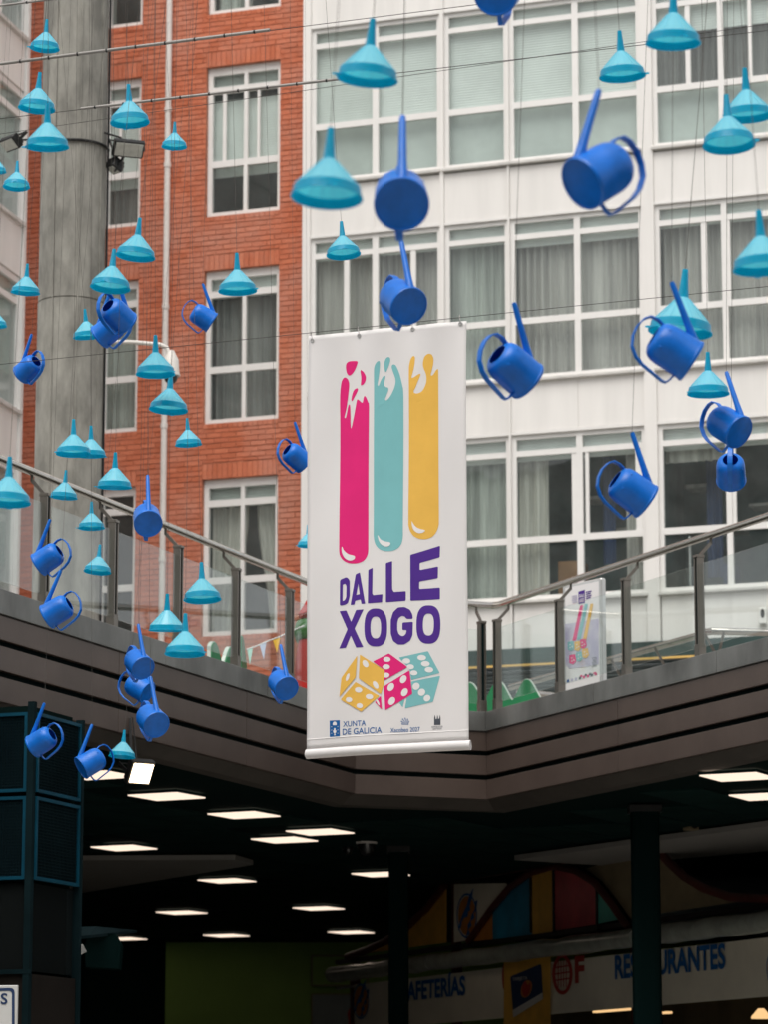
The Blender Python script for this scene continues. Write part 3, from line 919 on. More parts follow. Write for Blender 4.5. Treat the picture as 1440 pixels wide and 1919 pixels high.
floodlight('floodlight', at(20, 268, YC-0.1), (-0.5, -0.45, -0.75), (0.22, 0.14, 0.06), 'black floodlight on a thin arm left of the concrete column')
MB().tube([at(38,262,YC-0.05), at(72,262,YC-0.05)], 0.010, 6).build('lamp_arm', M['black'], None)
bpy.data.objects['lamp_arm'].parent = colm
bpy.data.objects['lamp_arm'].matrix_parent_inverse = Matrix.Translation(-Vector(colm.location))
o = MB().tube([at(192,248,YC-0.1), at(226,258,YC-0.1), at(234,290,YC-0.05), at(214,322,YC-0.05)], 0.010, 6).build('lamp_arm', M['black'], colm)
o.matrix_parent_inverse = Matrix.Translation(-Vector(colm.location))

# security camera on a white arm
cv = empty('security_camera', at(310, 645, YC))
tag(cv, 'white security camera on a long white arm reaching from the column', 'camera')
b0 = Vector(cv.location)
p0, p1 = at(200, 641, YC)-b0, at(300, 646, YC)-b0
MB().tube([p0, p0.lerp(p1, .5)+Vector((0,0,0.01)), p1, at(312,651,YC)-b0, at(315,662,YC)-b0], 0.021, 10).build('arm', M['cctv'], cv, smooth=True)
cb0 = at(320, 682, YC)-b0
prof = [(0.0,0.13),(0.03,0.128),(0.045,0.09),(0.072,0.04),(0.078,-0.07),(0.086,-0.10),(0.088,-0.118),(0.07,-0.12),(0.0,-0.12)]
MB().lathe(prof, 24, Matrix.Translation(cb0)).build('housing', M['cctv'], cv, smooth=True)
MB().lathe([(0.066,-0.12),(0.066,-0.14),(0.055,-0.17),(0.03,-0.19),(0.0,-0.196)], 20, Matrix.Translation(cb0)).build('dome', M['dome'], cv, smooth=True)

# ================================================================== GLASS RAILINGS
def railing(name, label, posts, hand_pts, glass_spans, seg_dir):
    """posts: list of (plan point, run direction, outward normal)"""
    rt = empty(name, (posts[0][0].x, posts[0][0].y, Zc))
    tag(rt, label, 'railing')
    base = Vector(rt.location)
    for (p, d, n) in posts:
        c = Vector((p.x, p.y, Zc))-base
        up = Vector((0,0,1))
        po = MB()
        for s in (-1, 1):
            po.obox(c+d*(s*0.0235)+up*0.46, d, n, up, 0.0095, 0.030, 0.35)
        po.obox(c+up*0.055, d, n, up, 0.036, 0.034, 0.055)
        pobj = po.build('post', M['steel'], rt, bevel=0.002)
        MB().obox(c+up*0.46, d, n, up, 0.0138, 0.020, 0.345).build('gasket', M['fascia_gap'], pobj)
        cap = MB().obox(c+up*0.822, d, n, up, 0.036, 0.036, 0.012)
        cap.build('cap', M['steel'], pobj, bevel=0.003)
        q = c - n*0.115 + up*0.975
        MB().bar(c+up*0.83-n*0.01, q+Vector((0,0,-0.035)), 0.018, 0.024).bar(q+Vector((0,0,-0.045)), q+Vector((0,0,0.03)), 0.02, 0.02, up=(0,1,0)).build('bracket', M['steel'], pobj)
    MB().tube([Vector(h)-base for h in hand_pts], 0.030, 16).build('handrail', M['rail_steel'], rt, smooth=True)
    for (a, b, d, n) in glass_spans:
        a, b = Vector((a.x, a.y, Zc))-base, Vector((b.x, b.y, Zc))-base
        c = (a+b)/2; L_ = (b-a).length/2
        MB().obox(c+Vector((0,0,0.42)), d, n, (0,0,1), L_, 0.006, 0.335).build('glass_panel', M['rail_glass'], rt)
    return rt
def on_edge(px, seg):
    """point of edge segment seg that is seen at picture column px"""
    a, b = EDGE[seg], EDGE[seg+1]
    s = (px-720)/FPX
    lo, hi = 0.0, 1.0
    best = None
    for i in range(4001):
        t = i/4000; p = a.lerp(b, t)
        if p.y < 2: continue
        zc_ = p.y*CP+(Zc-1.6)*SP
        e = abs(p.x/zc_-s)
        if best is None or e < best[0]: best = (e, p)
    return best[1].copy()
IN = 0.03
def mkposts(pxs, seg):
    d = (EDGE[seg+1]-EDGE[seg]).normalized(); n = normal2(EDGE[seg], EDGE[seg+1])
    return [(on_edge(px, seg)-n*IN, d, n) for px in pxs]
def spans(posts, gap=0.03):
    out = []
    for (a, d, n), (b, d2, n2) in zip(posts, posts[1:]):
        out.append((a+d*gap, b-d*gap, d, n))
    return out
# left run: carry the post spacing on beyond the picture
def more_posts(ps, before=0, after=0):
    st = (ps[-1][0]-ps[0][0])/(len(ps)-1)
    d, n = ps[0][1], ps[0][2]
    return [(ps[0][0]-st*(before-i), d, n) for i in range(before)] + ps + [(ps[-1][0]+st*(i+1), d, n) for i in range(after)]
pl = more_posts(mkposts([88, 216, 338, 447, 548, 636], 0), before=5)
hb = 0.115+IN; HZ = Zc+1.005
eh = offset_edge(-hb)
def hz(p): return Vector((p.x, p.y, HZ))
a_ = eh[0].lerp(eh[1], 0.5)
railing('glass_railing', 'glass railing with steel handrail along the gallery edge, in front of the brick building', pl,
        [hz(a_), hz(eh[1].lerp(eh[0], 0.01)), hz(eh[1]+(eh[2]-eh[1])*0.04), hz(eh[1].lerp(eh[2], 0.48))], spans(pl), None)
pm = mkposts([684, 770, 850, 907], 1)
pr = mkposts([928, 1045, 1170, 1308], 2)
pr = more_posts(pr, after=5)
rr = railing('glass_railing', 'glass railing with steel handrail rising from behind the banner past the poster stand', pm+pr,
        [hz(eh[1].lerp(eh[2], 0.485)), hz(eh[2].lerp(eh[1], 0.05)), hz(eh[2].lerp(eh[1], 0.015)), hz(eh[2].lerp(eh[3], 0.0015)), hz(eh[2].lerp(eh[3], 0.005)), hz(eh[2].lerp(eh[3], 0.5))], spans(pm)+spans(pr), None)

# stair rail further back on the terrace
sr = empty('stair_rail', atz(1335, 1183, 6.2))
tag(sr, 'low steel stair handrail behind the glass railing near the poster stand', 'handrail')
b0 = Vector(sr.location)
A1, A2, A3, A4 = atz(958, 1288, 6.2), atz(1310, 1191, 6.2), atz(1337, 1183, 6.2), atz(1640, 1190, 6.2)
MB().tube([A1-b0, A2-b0, A2.lerp(A3, .6)-b0+Vector((0,0,0.01)), A3-b0, A3.lerp(A4, .1)-b0, A4-b0], 0.034, 14).build('handrail', M['rail_steel'], sr, smooth=True)
MB().tube([atz(972,1296,6.15)-b0, atz(1045,1304,6.15)-b0], 0.03, 12).build('lower_rail', M['rail_steel'], sr, smooth=True)
for px, py, dx_ in ((985,1280,18),(1147,1236,18),(1228,1213,18),(1322,1188,18),(1358,1184,-8)):
    p = atz(px, py, 6.17); q = p+Vector((dx_*0.0052, 0.02, -0.17)); 
    MB().bar(p-b0, q-b0, 0.02, 0.02).bar(q-b0, q-b0+Vector((0.03,0,-0.75)), 0.025, 0.025, up=(0,1,0)).build('bracket', M['steel'], sr)

# ================================================================== THINGS ON THE TERRACE
def wavy_board(p, q, h, seed, label, waves=2.0, step=0.16):
    """stand-up green board with a wavy top like a cut-out bush"""
    d = (q-p); L_ = d.length; d.normalize()
    fr = empty('green_board', (p.x, p.y, ZB), math.atan2(d.y, d.x))
    tag(fr, label, 'board', 'green cut-out bush boards on the terrace')
    n = 60; top = []
    for i in range(n+1):
        s = i/n
        top.append((L_*s, h*(0.72+0.28*(0.5+0.5*math.sin(2*math.pi*waves*s+seed))**0.7)))
    def sheet(y0, y1, m, nm, k=1.0, dz=0.0):
        vs = [(x, y0, 0) for x, z in top]+[(x, y0, z*k+dz) for x, z in top]+[(x, y1, 0) for x, z in top]+[(x, y1, z*k+dz) for x, z in top]
        fs = []; N_ = n+1
        for i in range(n):
            fs += [(i, i+1, N_+i+1, N_+i), (2*N_+i+1, 2*N_+i, 3*N_+i, 3*N_+i+1), (N_+i, N_+i+1, 3*N_+i+1, 3*N_+i)]
        fs += [(0, N_, 3*N_, 2*N_), (n, 2*N_+n, 3*N_+n, N_+n)]
        return MB().add(vs, fs).build(nm, m, fr)
    sheet(0, 0.012, M['grass_green'], 'front')
    sheet(0.013, 0.05, M['edge_white'], 'back_layer', 1.0, 0.010)
    return fr
def onfloor(px, Y): 
    p = at(px, 1300, Y); return Vector((p.x, p.y, ZB))
wavy_board(onfloor(872, 31.6), onfloor(1012, 31.3), at(900, 1277, 31.5).z-ZB, 0.6, 'green wavy topped board behind the railing corner, right of the banner', 2.6)
wavy_board(onfloor(396, 29.0), onfloor(437, 29.4), at(416, 1208, 29.2).z-ZB, 0.3, 'green wavy topped board behind the railing below the curtained brick window', 1.3)
wavy_board(onfloor(452, 28.8), onfloor(462, 29.2), at(455, 1196, 29.0).z-ZB, 0.9, 'narrow green board standing just behind a railing post', 0.6)

inf = empty('inflatable_slide', onfloor(640, 31.5))
tag(inf, 'red and green inflatable play slide mostly hidden behind the hanging banner', 'inflatable')
hw = 0.46
zt = at(560, 1118, 31.5).z-ZB
def tier(z0, z1, hw_, m, nm):
    n = 20; prof = []
    for i in range(n):
        a = 2*math.pi*i/n
        ca, sa = math.cos(a), math.sin(a)
        prof.append((hw_*math.copysign(abs(ca)**0.5, ca), 0.35*math.copysign(abs(sa)**0.5, sa)))
    vs = []; fs = []; lv = 6
    for k in range(lv+1):
        t = k/lv; f = 0.93+0.07*math.sin(math.pi*t)**0.5
        vs += [(x*f, y*f, z0+(z1-z0)*t) for x, y in prof]
    for k in range(lv):
        for i in range(n):
            fs.append((k*n+i, k*n+(i+1) % n, (k+1)*n+(i+1) % n, (k+1)*n+i))
    fs += [tuple(range(n))[::-1], tuple(lv*n+i for i in range(n))]
    MB().add(vs, fs).build(nm, m, inf, smooth=True)
tier(0, zt*0.22, hw, M['red'], 'base_tube')
tier(zt*0.225, zt*0.70, hw-0.01, M['red'], 'side_tube')
tier(zt*0.705, zt*0.83, hw, M['green'], 'band')
MB().add([(-hw*0.95,-0.3,zt*0.835),(hw*0.95,-0.3,zt*0.835),(hw*0.95,0.3,zt*0.835),(-hw*0.95,0.3,zt*0.835),(-hw*0.2,-0.25,zt*1.22),(hw*0.5,-0.25,zt*1.22),(hw*0.5,0.25,zt*1.22),(-hw*0.2,0.25,zt*1.22)],
         [(0,3,2,1),(4,5,6,7),(0,1,5,4),(1,2,6,5),(2,3,7,6),(3,0,4,7)]).build('roof', M['red'], inf, bevel=0.05)

bu = empty('bunting', at(500, 1200, 30.0))
tag(bu, 'string of mint, blue and yellow pennants behind the railing, left of the banner', 'bunting')
b0 = Vector(bu.location)
bp_ = [at(462,1217,30.0), at(480,1211,30.0), at(500,1202,30), at(522,1194,30), at(545,1183,30), at(570,1172,30)]
MB().tube([p-b0 for p in bp_], 0.006, 6).build('cord', M['ink_white'], bu)
for (x0, x1, yt, xt, yb, m) in ((463,474,1214,468,1246,'mint'),(486,499,1205,494,1236,'lilac'),(511,525,1197,519,1223,'amber'),(537,548,1187,543,1199,'peach')):
    a, b, c = at(x0,yt+2,30.0)-b0, at(x1,yt-3,30.0)-b0, at(xt,yb,29.97)-b0
    k = Vector((0,0.004,0))
    MB().add([a,b,c,a+k,b+k,c+k], [(0,2,1),(3,4,5),(0,1,4,3),(1,2,5,4),(2,0,3,5)]).build('pennant', M[m], bu)

# ------------------------------------------------------------------ flat print on a plane
def poly_mesh(loops, place, grid=None):
    """loops: outer outline and holes in picture or sheet coordinates; place maps a 2D point to (x, z)"""
    flat = [[Vector((*place(p[0], p[1]), 0)) for p in lp_] for lp_ in loops]
    pts = [p for l in flat for p in l]
    tris = tessellate_polygon(flat)
    return [(p.x, p.y) for p in pts], [tuple(t) for t in tris]

def print_obj(name, loops_list, place, m, parent, y=-0.0015, surf=None):
    """thin printed layer; surf(x,z) is the sheet's own relief"""
    bm = bmesh.new()
    for loops in loops_list:
        v2, tr = poly_mesh(loops, place)
        vs = [bm.verts.new((a, 0, b)) for a, b in v2]
        for t in tr:
            if len(set(t)) == 3:
                try: bm.faces.new([vs[i] for i in t])
                except ValueError: pass
    if surf:
        xs = [v.co.x for v in bm.verts]; zs = [v.co.z for v in bm.verts]
        st = 0.06
        for k in range(int(min(xs)/st)-1, int(max(xs)/st)+2):
            bmesh.ops.bisect_plane(bm, geom=bm.verts[:]+bm.edges[:]+bm.faces[:], plane_co=(k*st,0,0), plane_no=(1,0,0))
        for k in range(int(min(zs)/st)-1, int(max(zs)/st)+2):
            bmesh.ops.bisect_plane(bm, geom=bm.verts[:]+bm.edges[:]+bm.faces[:], plane_co=(0,0,k*st), plane_no=(0,0,1))
    for v in bm.verts:
        v.co.y = y + (surf(v.co.x, v.co.z) if surf else 0)
    for f in bm.faces:
        f.normal_update()
        if f.normal.y > 0: f.normal_flip()
    me = bpy.data.meshes.new(name); bm.to_mesh(me); bm.free()
    me.materials.append(m)
    return link(name, me, parent)

def ell(cx, cy, rx, ry, rot=0.0, n=20, p=2.0):
    out = []
    for i in range(n):
        a = 2*math.pi*i/n
        ca, sa = math.cos(a), math.sin(a)
        x = rx*math.copysign(abs(ca)**(2/p), ca); y = ry*math.copysign(abs(sa)**(2/p), sa)
        c, s = math.cos(rot), math.sin(rot)
        out.append((cx+x*c-y*s, cy+x*s+y*c))
    return out

def text_obj(txt, x0, x1, z0, z1, m, parent, y=-0.002, surf=None, bold=0.0, name='lettering'):
    """lettering fitted to the box x0..x1, z0..z1 of a sheet"""
    cu = bpy.data.curves.new('lettering', 'FONT')
    cu.body = txt; cu.size = 1.0; cu.offset = bold; cu.resolution_u = 4
    t = bpy.data.objects.new('lettering', cu); COL.objects.link(t)
    dg = bpy.context.evaluated_depsgraph_get(); dg.update()
    me = bpy.data.meshes.new_from_object(t.evaluated_get(dg))
    bpy.data.objects.remove(t); bpy.data.curves.remove(cu)
    xs = [v.co.x for v in me.vertices]; ys = [v.co.y for v in me.vertices]
    ax, bx, ay, by = min(xs), max(xs), min(ys), max(ys)
    for v in me.vertices:
        X = x0+(v.co.x-ax)/(bx-ax)*(x1-x0); Z = z0+(v.co.y-ay)/(by-ay)*(z1-z0)
        v.co = (X, y+(surf(X, Z) if surf else 0), Z)
    me.materials.clear(); me.materials.append(m)
    return link(name, me, parent)

# ================================================================== HANGING BANNER
BA = R(-21.3)
bc = at(724, 614, 18.4)
NF = Frame((bc.x, bc.y), BA)
xl, ztl = NF.hit(576, 628.5); xr, ztr = NF.hit(873, 600)
xbl, zbl = NF.hit(574.5, 1404); xbr, zbr = NF.hit(880, 1387)
ztop = (ztl+ztr)/2; zbot = (zbl+zbr)/2
print('banner', xl, xr, ztl, ztr, 'bottom', xbl, xbr, zbl, zbr)
bn = empty('hanging_banner', (bc.x, bc.y, 0), BA)
tag(bn, 'tall white banner with three paint streaks, purple DALLE XOGO lettering and dice', 'banner')
def bsurf(x, z):
    t = (ztop-z)/(ztop-zbot)
    s = (x-xl)/(xr-xl)
    return 0.010*math.sin(2.2*z+1.3)*math.sin(3*s+0.4) + 0.006*math.sin(9*s+2*t) - 0.03*t*t*math.sin(math.pi*s) + 0.018*math.exp(-t*9)*math.cos(6*math.pi*s) + 0.004*math.sin(14*s+5*t)*math.sin(11*t+2)
nx, nz_ = 40, 90
vs = []; fs = []
def edge_x(s, t):
    a = xl+(xbl-xl)*t; b = xr+(xbr-xr)*t
    return a+(b-a)*s
for k in range(nz_+1):
    t = k/nz_
    for i in range(nx+1):
        s = i/nx
        x = edge_x(s, t)
        z = (ztl+(ztr-ztl)*s)*(1-t)+(zbl+(zbr-zbl)*s)*t
        z -= 0.006*math.sin(math.pi*3*s)**2*(1-t)**12
        vs.append((x, bsurf(x, z), z))
for k in range(nz_):
    for i in range(nx):
        a = k*(nx+1)+i
        fs.append((a, a+1, a+nx+2, a+nx+1))
sheet_ = MB().add(vs, fs).build('sheet', M['vinyl'], bn, smooth=True)
sm = sheet_.modifiers.new('thickness', 'SOLIDIFY'); sm.thickness = 0.0012; sm.offset = 0
# weighted roll at the foot
rp = [Vector((edge_x(s/16, 1)+(-0.003 if s == 0 else 0.006 if s == 16 else 0), bsurf(edge_x(s/16, 1), zbot)+0.012, (zbl+(zbr-zbl)*s/16)-0.026)) for s in range(17)]
MB().tube(rp, 0.028, 20, cap=False).build('bottom_roll', M['vinyl'], bn, smooth=True)
MB().tube([rp[0]+Vector((0.004,0,0)), rp[-1]-Vector((0.004,0,0))], 0.021, 16).build('bottom_rod', M['vinyl'], bn, smooth=True)
MB().add([(edge_x(s/16, 0.965), bsurf(edge_x(s/16,.965), zbot+0.08)-0.001, zbl+(zbr-zbl)*s/16+0.058) for s in range(17)] + [(edge_x(s/16, 0.965), bsurf(edge_x(s/16,.965), zbot+0.08)-0.003, zbl+(zbr-zbl)*s/16+0.054) for s in range(17)],
         [(i, i+1, i+18, i+17) for i in range(16)]).build('hem', M['ink_white'], bn)
for (px, py) in ((583,637),(671,628),(772,616),(862,606)):
    x, z = NF.hit(px, py)
    ey = MB()
    ring = [Vector((x+0.010*math.cos(a), bsurf(x, z)-0.003, z+0.010*math.sin(a))) for a in [2*math.pi*i/16 for i in range(17)]]
    ey.tube(ring, 0.0032, 6, cap=False).build('eyelet', M['alu'], bn, smooth=True)
    x2, z2 = NF.hit(px, py-12)
    MB().tube([(x, bsurf(x,z)-0.004, z), (x+0.003, -0.006, z2+0.01), (x-0.004, 0.004, z2), (x, bsurf(x,z)+0.004, z+0.004)], 0.0022, 6).build('cable_tie', M['ink_white'], bn)

def z6(x, y): return NF.hit(560+x/4.235, 580+y/4.235)
def z7(x, y): return NF.hit(560+x/4.235, 1000+y/4.235)
def t7(p): return (p[0], p[1]+420*4.235)          # lower zoom sheet -> upper zoom sheet
def smooth(pts, n=4): return [(v.x, v.y) for v in rounded([(p[0], p[1], 0) for p in pts], n=n)]
def pr(name, loops_list, m, place=z6, y=-0.0018): return print_obj(name, loops_list, place, M[m], bn, y=y, surf=bsurf)
# pink streak
pink = [(358,538),(380,548),(392,575),(393,612),(386,680),(373,775),(357,848),(361,858),(367,855),(373,830),(386,765),(394,752),(401,766),(404,850),(405,905),(408,938),(414,930),(430,855),(446,765),(455,716),(463,712),(475,720),(490,733),(500,737),(506,722),(510,697),(518,684),(531,697),(548,735),(555,757),(556,900),(557,1300),(559,1700)] + [t7(p) for p in [(560,60),(560,140),(552,180),(530,215),(490,236),(444,242),(398,236),(358,213),(335,180),(327,140),(326,60)]] + [(325,1700),(324,1300),(323,900),(322,720),(327,625),(338,565)]
pr('paint_streak', [[smooth(pink)]], 'pink')
pr('paint_drop', [[smooth([(372,432),(390,412),(425,405),(454,407),(459,420),(441,470),(420,505),(397,521),(379,508),(370,470)])]], 'pink')
pr('paint_drop', [[smooth([(484,478),(492,480),(511,497),(527,530),(524,565),(508,590),(490,598),(486,590),(488,560),(488,528),(483,495)])]], 'pink')
pr('paint_drop', [[smooth([(455,622),(463,630),(455,655),(436,690),(422,718),(412,722),(411,706),(420,662),(435,633)])]], 'pink')
pr('highlight', [[smooth([t7(p) for p in [(347,112),(353,111),(365,136),(400,166),(443,178),(455,188),(450,206),(430,217),(405,217),(375,200),(355,170),(347,140)]])]], 'ink_white', y=-0.0032)
teal = [(600,455),(615,425),(635,410),(646,420),(645,470),(636,540),(627,592),(632,607),(640,600),(655,565),(675,533),(688,529),(690,542),(682,578),(681,602),(695,618),(711,622),(715,640),(701,682),(689,710),(693,722),(705,720),(730,690),(758,632),(770,580),(766,540),(746,480),(741,452),(755,438),(775,450),(800,510),(819,590),(829,650),(831,800),(832,1300),(834,1720)] + [t7(p) for p in [(835,20),(827,75),(803,115),(765,138),(720,145),(672,138),(636,115),(612,75),(603,20)]] + [(602,1720),(600,1300),(598,800),(597,600),(596,500)]
pr('paint_streak', [[smooth(teal)]], 'teal')
pr('paint_drop', [[smooth([(700,388),(715,380),(728,388),(730,410),(716,458),(697,497),(687,486),(683,440),(690,405)])]], 'teal')
pr('highlight', [[smooth([t7(p) for p in [(635,22),(641,22),(660,50),(692,66),(733,74),(738,90),(722,106),(695,107),(665,90),(645,60)]])]], 'ink_white', y=-0.0032)
yel = [(875,430),(885,390),(903,367),(918,376),(917,420),(906,480),(893,530),(897,540),(910,535),(940,515),(960,507),(962,521),(945,560),(922,618),(909,645),(915,660),(940,663),(975,645),(1000,605),(1012,560),(1008,510),(991,470),(983,430),(992,385),(1010,361),(1035,352),(1060,362),(1072,395),(1068,440),(1055,490),(1048,513),(1054,525),(1070,515),(1090,485),(1103,475),(1110,490),(1110,650),(1112,1200),(1114,1640),(1110,1720)] + [t7(p) for p in [(1085,0),(1050,32),(1000,46),(945,38),(905,8)]] + [(880,1730),(876,1640),(874,1200),(872,650),(871,480)]
pr('paint_streak', [[smooth(yel)]], 'yellow')
pr('highlight', [[smooth([(903,1683),(909,1692),(935,1728),(970,1744),(1003,1752),(1001,1764),(980,1776),(950,1776),(920,1755),(905,1718)])]], 'ink_white', y=-0.0032)
# lettering
def rcorner(pts, r=7):
    """outline with softened corners"""
    out = []
    m = len(pts)
    for i in range(m):
        a, b, c = Vector(pts[i-1]), Vector(pts[i]), Vector(pts[(i+1) % m])
        d1, d2 = (a-b), (c-b)
        k = min(r, d1.length*0.4, d2.length*0.4)
        p, q = b+d1.normalized()*k, b+d2.normalized()*k
        for t in (0, 0.33, 0.67, 1):
            v = p*(1-t)**2 + b*2*t*(1-t) + q*t*t
            out.append((v.x, v.y))
    return out
P7 = dict(place=z7)
pr('letter', [[rcorner([(335,371),(390,349),(414,375),(416,505),(402,556),(380,570),(335,577)], 14), rcorner([(358,409),(378,401),(388,420),(388,508),(376,533),(358,541)], 8)]], 'purple', **P7)
pr('letter', [[rcorner([(462,328),(495,313),(542,562),(512,564),(505,528),(462,538),(455,569),(424,572)], 5), [(484,402),(496,486),(469,493)]]], 'purple', **P7)
pr('letter', [[rcorner([(563,293),(598,277),(598,482),(606,495),(679,487),(676,551),(563,560)], 5)]], 'purple', **P7)
pr('letter', [[rcorner([(704,240),(754,223),(755,448),(768,469),(860,461),(859,536),(706,551)], 7)]], 'purple', **P7)
pr('letter', [[rcorner([(893,172),(1124,96),(1122,188),(965,235),(965,292),(1109,262),(1108,355),(963,382),(963,443),(1126,430),(1127,522),(895,536)], 9)]], 'purple', **P7)
pr('letter', [[rcorner([(334,620),(390,615),(431,706),(470,612),(530,607),(460,760),(531,908),(474,911),(430,815),(390,912),(334,918),(402,765)], 5)]], 'purple', **P7)
pr('letter', [[ell(627,751,89,151,0,44,2.6), ell(627,751,41,87,0,36,2.6)]], 'purple', **P7)
G_ = [(915,680),(912,645),(892,607),(850,586),(800,590),(762,628),(744,690),(743,745),(744,800),(762,857),(800,885),(850,884),(895,855),(914,810),(917,703),(834,710),(834,770),(868,768),(862,800),(845,817),(825,817),(805,800),(795,770),(795,710),(804,676),(830,656),(850,660),(868,681)]
pr('letter', [[rcorner(G_, 10)]], 'purple', **P7)
pr('letter', [[ell(1038,724,94,153,0,44,2.6), ell(1038,724,43,88,0,36,2.6)]], 'purple', **P7)
# dice: teal, pink, yellow from back to front
def die(faces, pips, m, y):
    o = pr('die', [[rcorner(f, 7)] for f in faces], m, z7, y)
    for p_ in pips: pr('pip', [[ell(*p_)]], 'ink_white', z7, y-0.0006).parent = o
    return o
die([[(808,988),(1036,936),(1128,1109),(906,1166),(893,1082),(876,1058)], [(1131,1130),(1076,1337),(857,1391),(872,1306),(916,1272),(906,1178)], [(813,1346),(856,1310),(840,1382)]],
    [(868,1015,31,22,0.05),(900,1061,29,20,0.05),(927,1109,29,20,0.05),(988,988,34,22,0.05),(1017,1036,34,22,0.05),(1045,1083,33,22,0.05),(945,1215,27,30,0.7),(988,1262,27,30,0.7),(1030,1308,25,28,0.7)], 'teal', -0.0018)
die([[(730,956),(877,1063),(695,1170),(694,1085),(606,1021)], [(893,1089),(916,1275),(704,1406),(692,1216)], [(622,1342),(668,1290),(678,1403)]],
    [(715,1003,29,20,0.0),(710,1062,29,20,0.0),(710,1128,26,20,0.0),(845,1160,24,34,0.5),(747,1222,24,34,0.5),(855,1263,24,34,0.5),(755,1333,24,34,0.5),(645,1342,8,28,-0.45)], 'pink', -0.0028)
die([[(484,975),(472,1147),(338,1302),(356,1150)], [(505,967),(699,1090),(691,1200),(669,1279),(496,1155)], [(472,1184),(657,1293),(515,1419),(349,1322)]],
    [(407,1145,12,32,0.35),(549,1039,21,31,-0.5),(628,1206,18,33,-0.5),(495,1246,29,22,0.1),(418,1323,26,20,0.1),(580,1299,29,21,0.1),(503,1371,25,20,0.1)], 'yellow', -0.0038)
# logos along the foot
pr('logo', [[[(255,1487),(340,1485),(340,1612),(255,1616)]]], 'ink_blue', **P7)
cr_ = [[rcorner([(281,1513),(286,1499),(298,1494),(311,1499),(316,1513),(314,1524),(283,1524)], 3)], [ell(298,1556,8,10)], [rcorner([(283,1565),(313,1565),(309,1582),(301,1588),(302,1597),(309,1604),(288,1604),(295,1597),(295,1588),(287,1582)], 3)]]
for (a, b) in ((272,1536),(324,1536),(272,1562),(324,1562),(272,1588),(324,1588)):
    cr_.append([[(a-5,b),(a-1.5,b-1.5),(a,b-6),(a+1.5,b-1.5),(a+5,b),(a+1.5,b+1.5),(a,b+6),(a-1.5,b+1.5)]])
pr('emblem', cr_, 'ink_white', z7, -0.0030)
def tx(txt, ax, ay, bx, by, m, bold=0.0):
    """box given in the lower zoom sheet"""
    x0, z1 = z7(ax, ay); x1, z0 = z7(bx, by)
    return text_obj(txt, x0, x1, min(z0, z1), max(z0, z1), M[m], bn, y=-0.0022, surf=bsurf, bold=bold)
def tx2(txt, ax, bx, ytop, ybot, m, bold=0.0):
    xm = (ax+bx)/2
    x0 = z7(ax, ytop)[0]; x1 = z7(bx, ytop)[0]
    z1 = z7(xm, ytop)[1]; z0 = z7(xm, ybot)[1]
    return text_obj(txt, x0, x1, z0, z1, M[m], bn, y=-0.0022, surf=bsurf, bold=bold)
tx2('XUNTA', 367, 552, 1490, 1534, 'ink_blue', 0.008)
tx2('DE GALICIA', 363, 678, 1546, 1594, 'ink_blue', 0.008)
tx2('Xacobeo 2027', 745, 974, 1542, 1577, 'ink_blue', 0.006)
fan = []
for i in range(7):
    a = R(200+i*24)
    c0, c1 = (868-8*math.cos(a), 1510+0*i), None
    x_, y_ = 872, 1520
    tx_, ty_ = 858+32*math.cos(R(150+i*40)), 1497+32*math.sin(R(150+i*40))
    dx_, dy_ = tx_-x_, ty_-y_; L_ = math.hypot(dx_, dy_) or 1
    nx_, ny_ = -dy_/L_*4.0, dx_/L_*4.0
    if L_ > 12: fan.append([[(x_, y_), (tx_+nx_, ty_+ny_), (tx_-nx_, ty_-ny_)]])
pr('emblem', fan, 'ink_blue', z7)
pr('emblem', [[[(1086,1522),(1086,1462),(1091,1440),(1097,1462),(1097,1475),(1107,1470),(1107,1462),(1111,1440),(1116,1462),(1116,1472),(1126,1470),(1127,1462),(1131,1440),(1136,1462),(1136,1520)]]], 'ink_grey', z7)
tx2('CONCELLO DE', 1066, 1153, 1529, 1541, 'ink_grey', 0.01)
tx2('SANTIAGO', 1076, 1146, 1545, 1557, 'ink_grey', 0.01)

# ================================================================== WIRES
def wire(px0, py0, px1, py1, Y, label, r=0.0018, ang=BA, x_from=-500, x_to=1950, sag=0.0, conduit=None):
    """level cable through two picture points, running parallel to the banner"""
    mx_, my_ = (px0+px1)/2, (py0+py1)/2
    c = at(mx_, my_, Y)
    Fr = Frame((c.x, c.y), ang)
    a, b = Fr.hit(px0, py0), Fr.hit(px1, py1)
    sl = (b[1]-a[1])/(b[0]-a[0])
    xa_, xb_ = Fr.hit(x_from, my_)[0], Fr.hit(x_to, my_)[0]
    o = empty('overhead_wire', (c.x, c.y, 0), ang)
    tag(o, label, 'wire')
    def P(x): return Vector((x, 0, a[1]+sl*(x-a[0])))
    MB().tube([P(xa_+(xb_-xa_)*i/12) for i in range(13)], r, 6).build('cable', M['wire'], o)
    if conduit:
        c0, c1 = Fr.hit(conduit[0], my_)[0], Fr.hit(conduit[1], my_)[0]
        cd = MB().tube([P(c0)+Vector((0,0,0.004)), P(c1)+Vector((0,0,0.004))], conduit[2], 10).build('conduit', M['conduit'], o, smooth=True)
        k = max(2, int((c1-c0)/0.16))
        for i in range(k):
            q = P(c0+(c1-c0)*(i+0.5)/k)
            MB().tube([q+Vector((-0.004,0,0.004)), q+Vector((0.004,0,0.004))], conduit[2]*1.25, 8).build('cable_tie', M['black'], cd)
    return o
wire(0, 683, 1440, 537, 18.4, 'thin dark wire carrying the banner across the whole picture')
wire(0, 121, 505, 57.5, 16.0, 'wire sheathed in grey conduit crossing the concrete column near the top', conduit=(-400, 505, 0.0085))
wire(152, 205, 640, 149, 16.5, 'wire in grey conduit passing the brick window and ending at a large funnel', conduit=(152, 640, 0.0075))
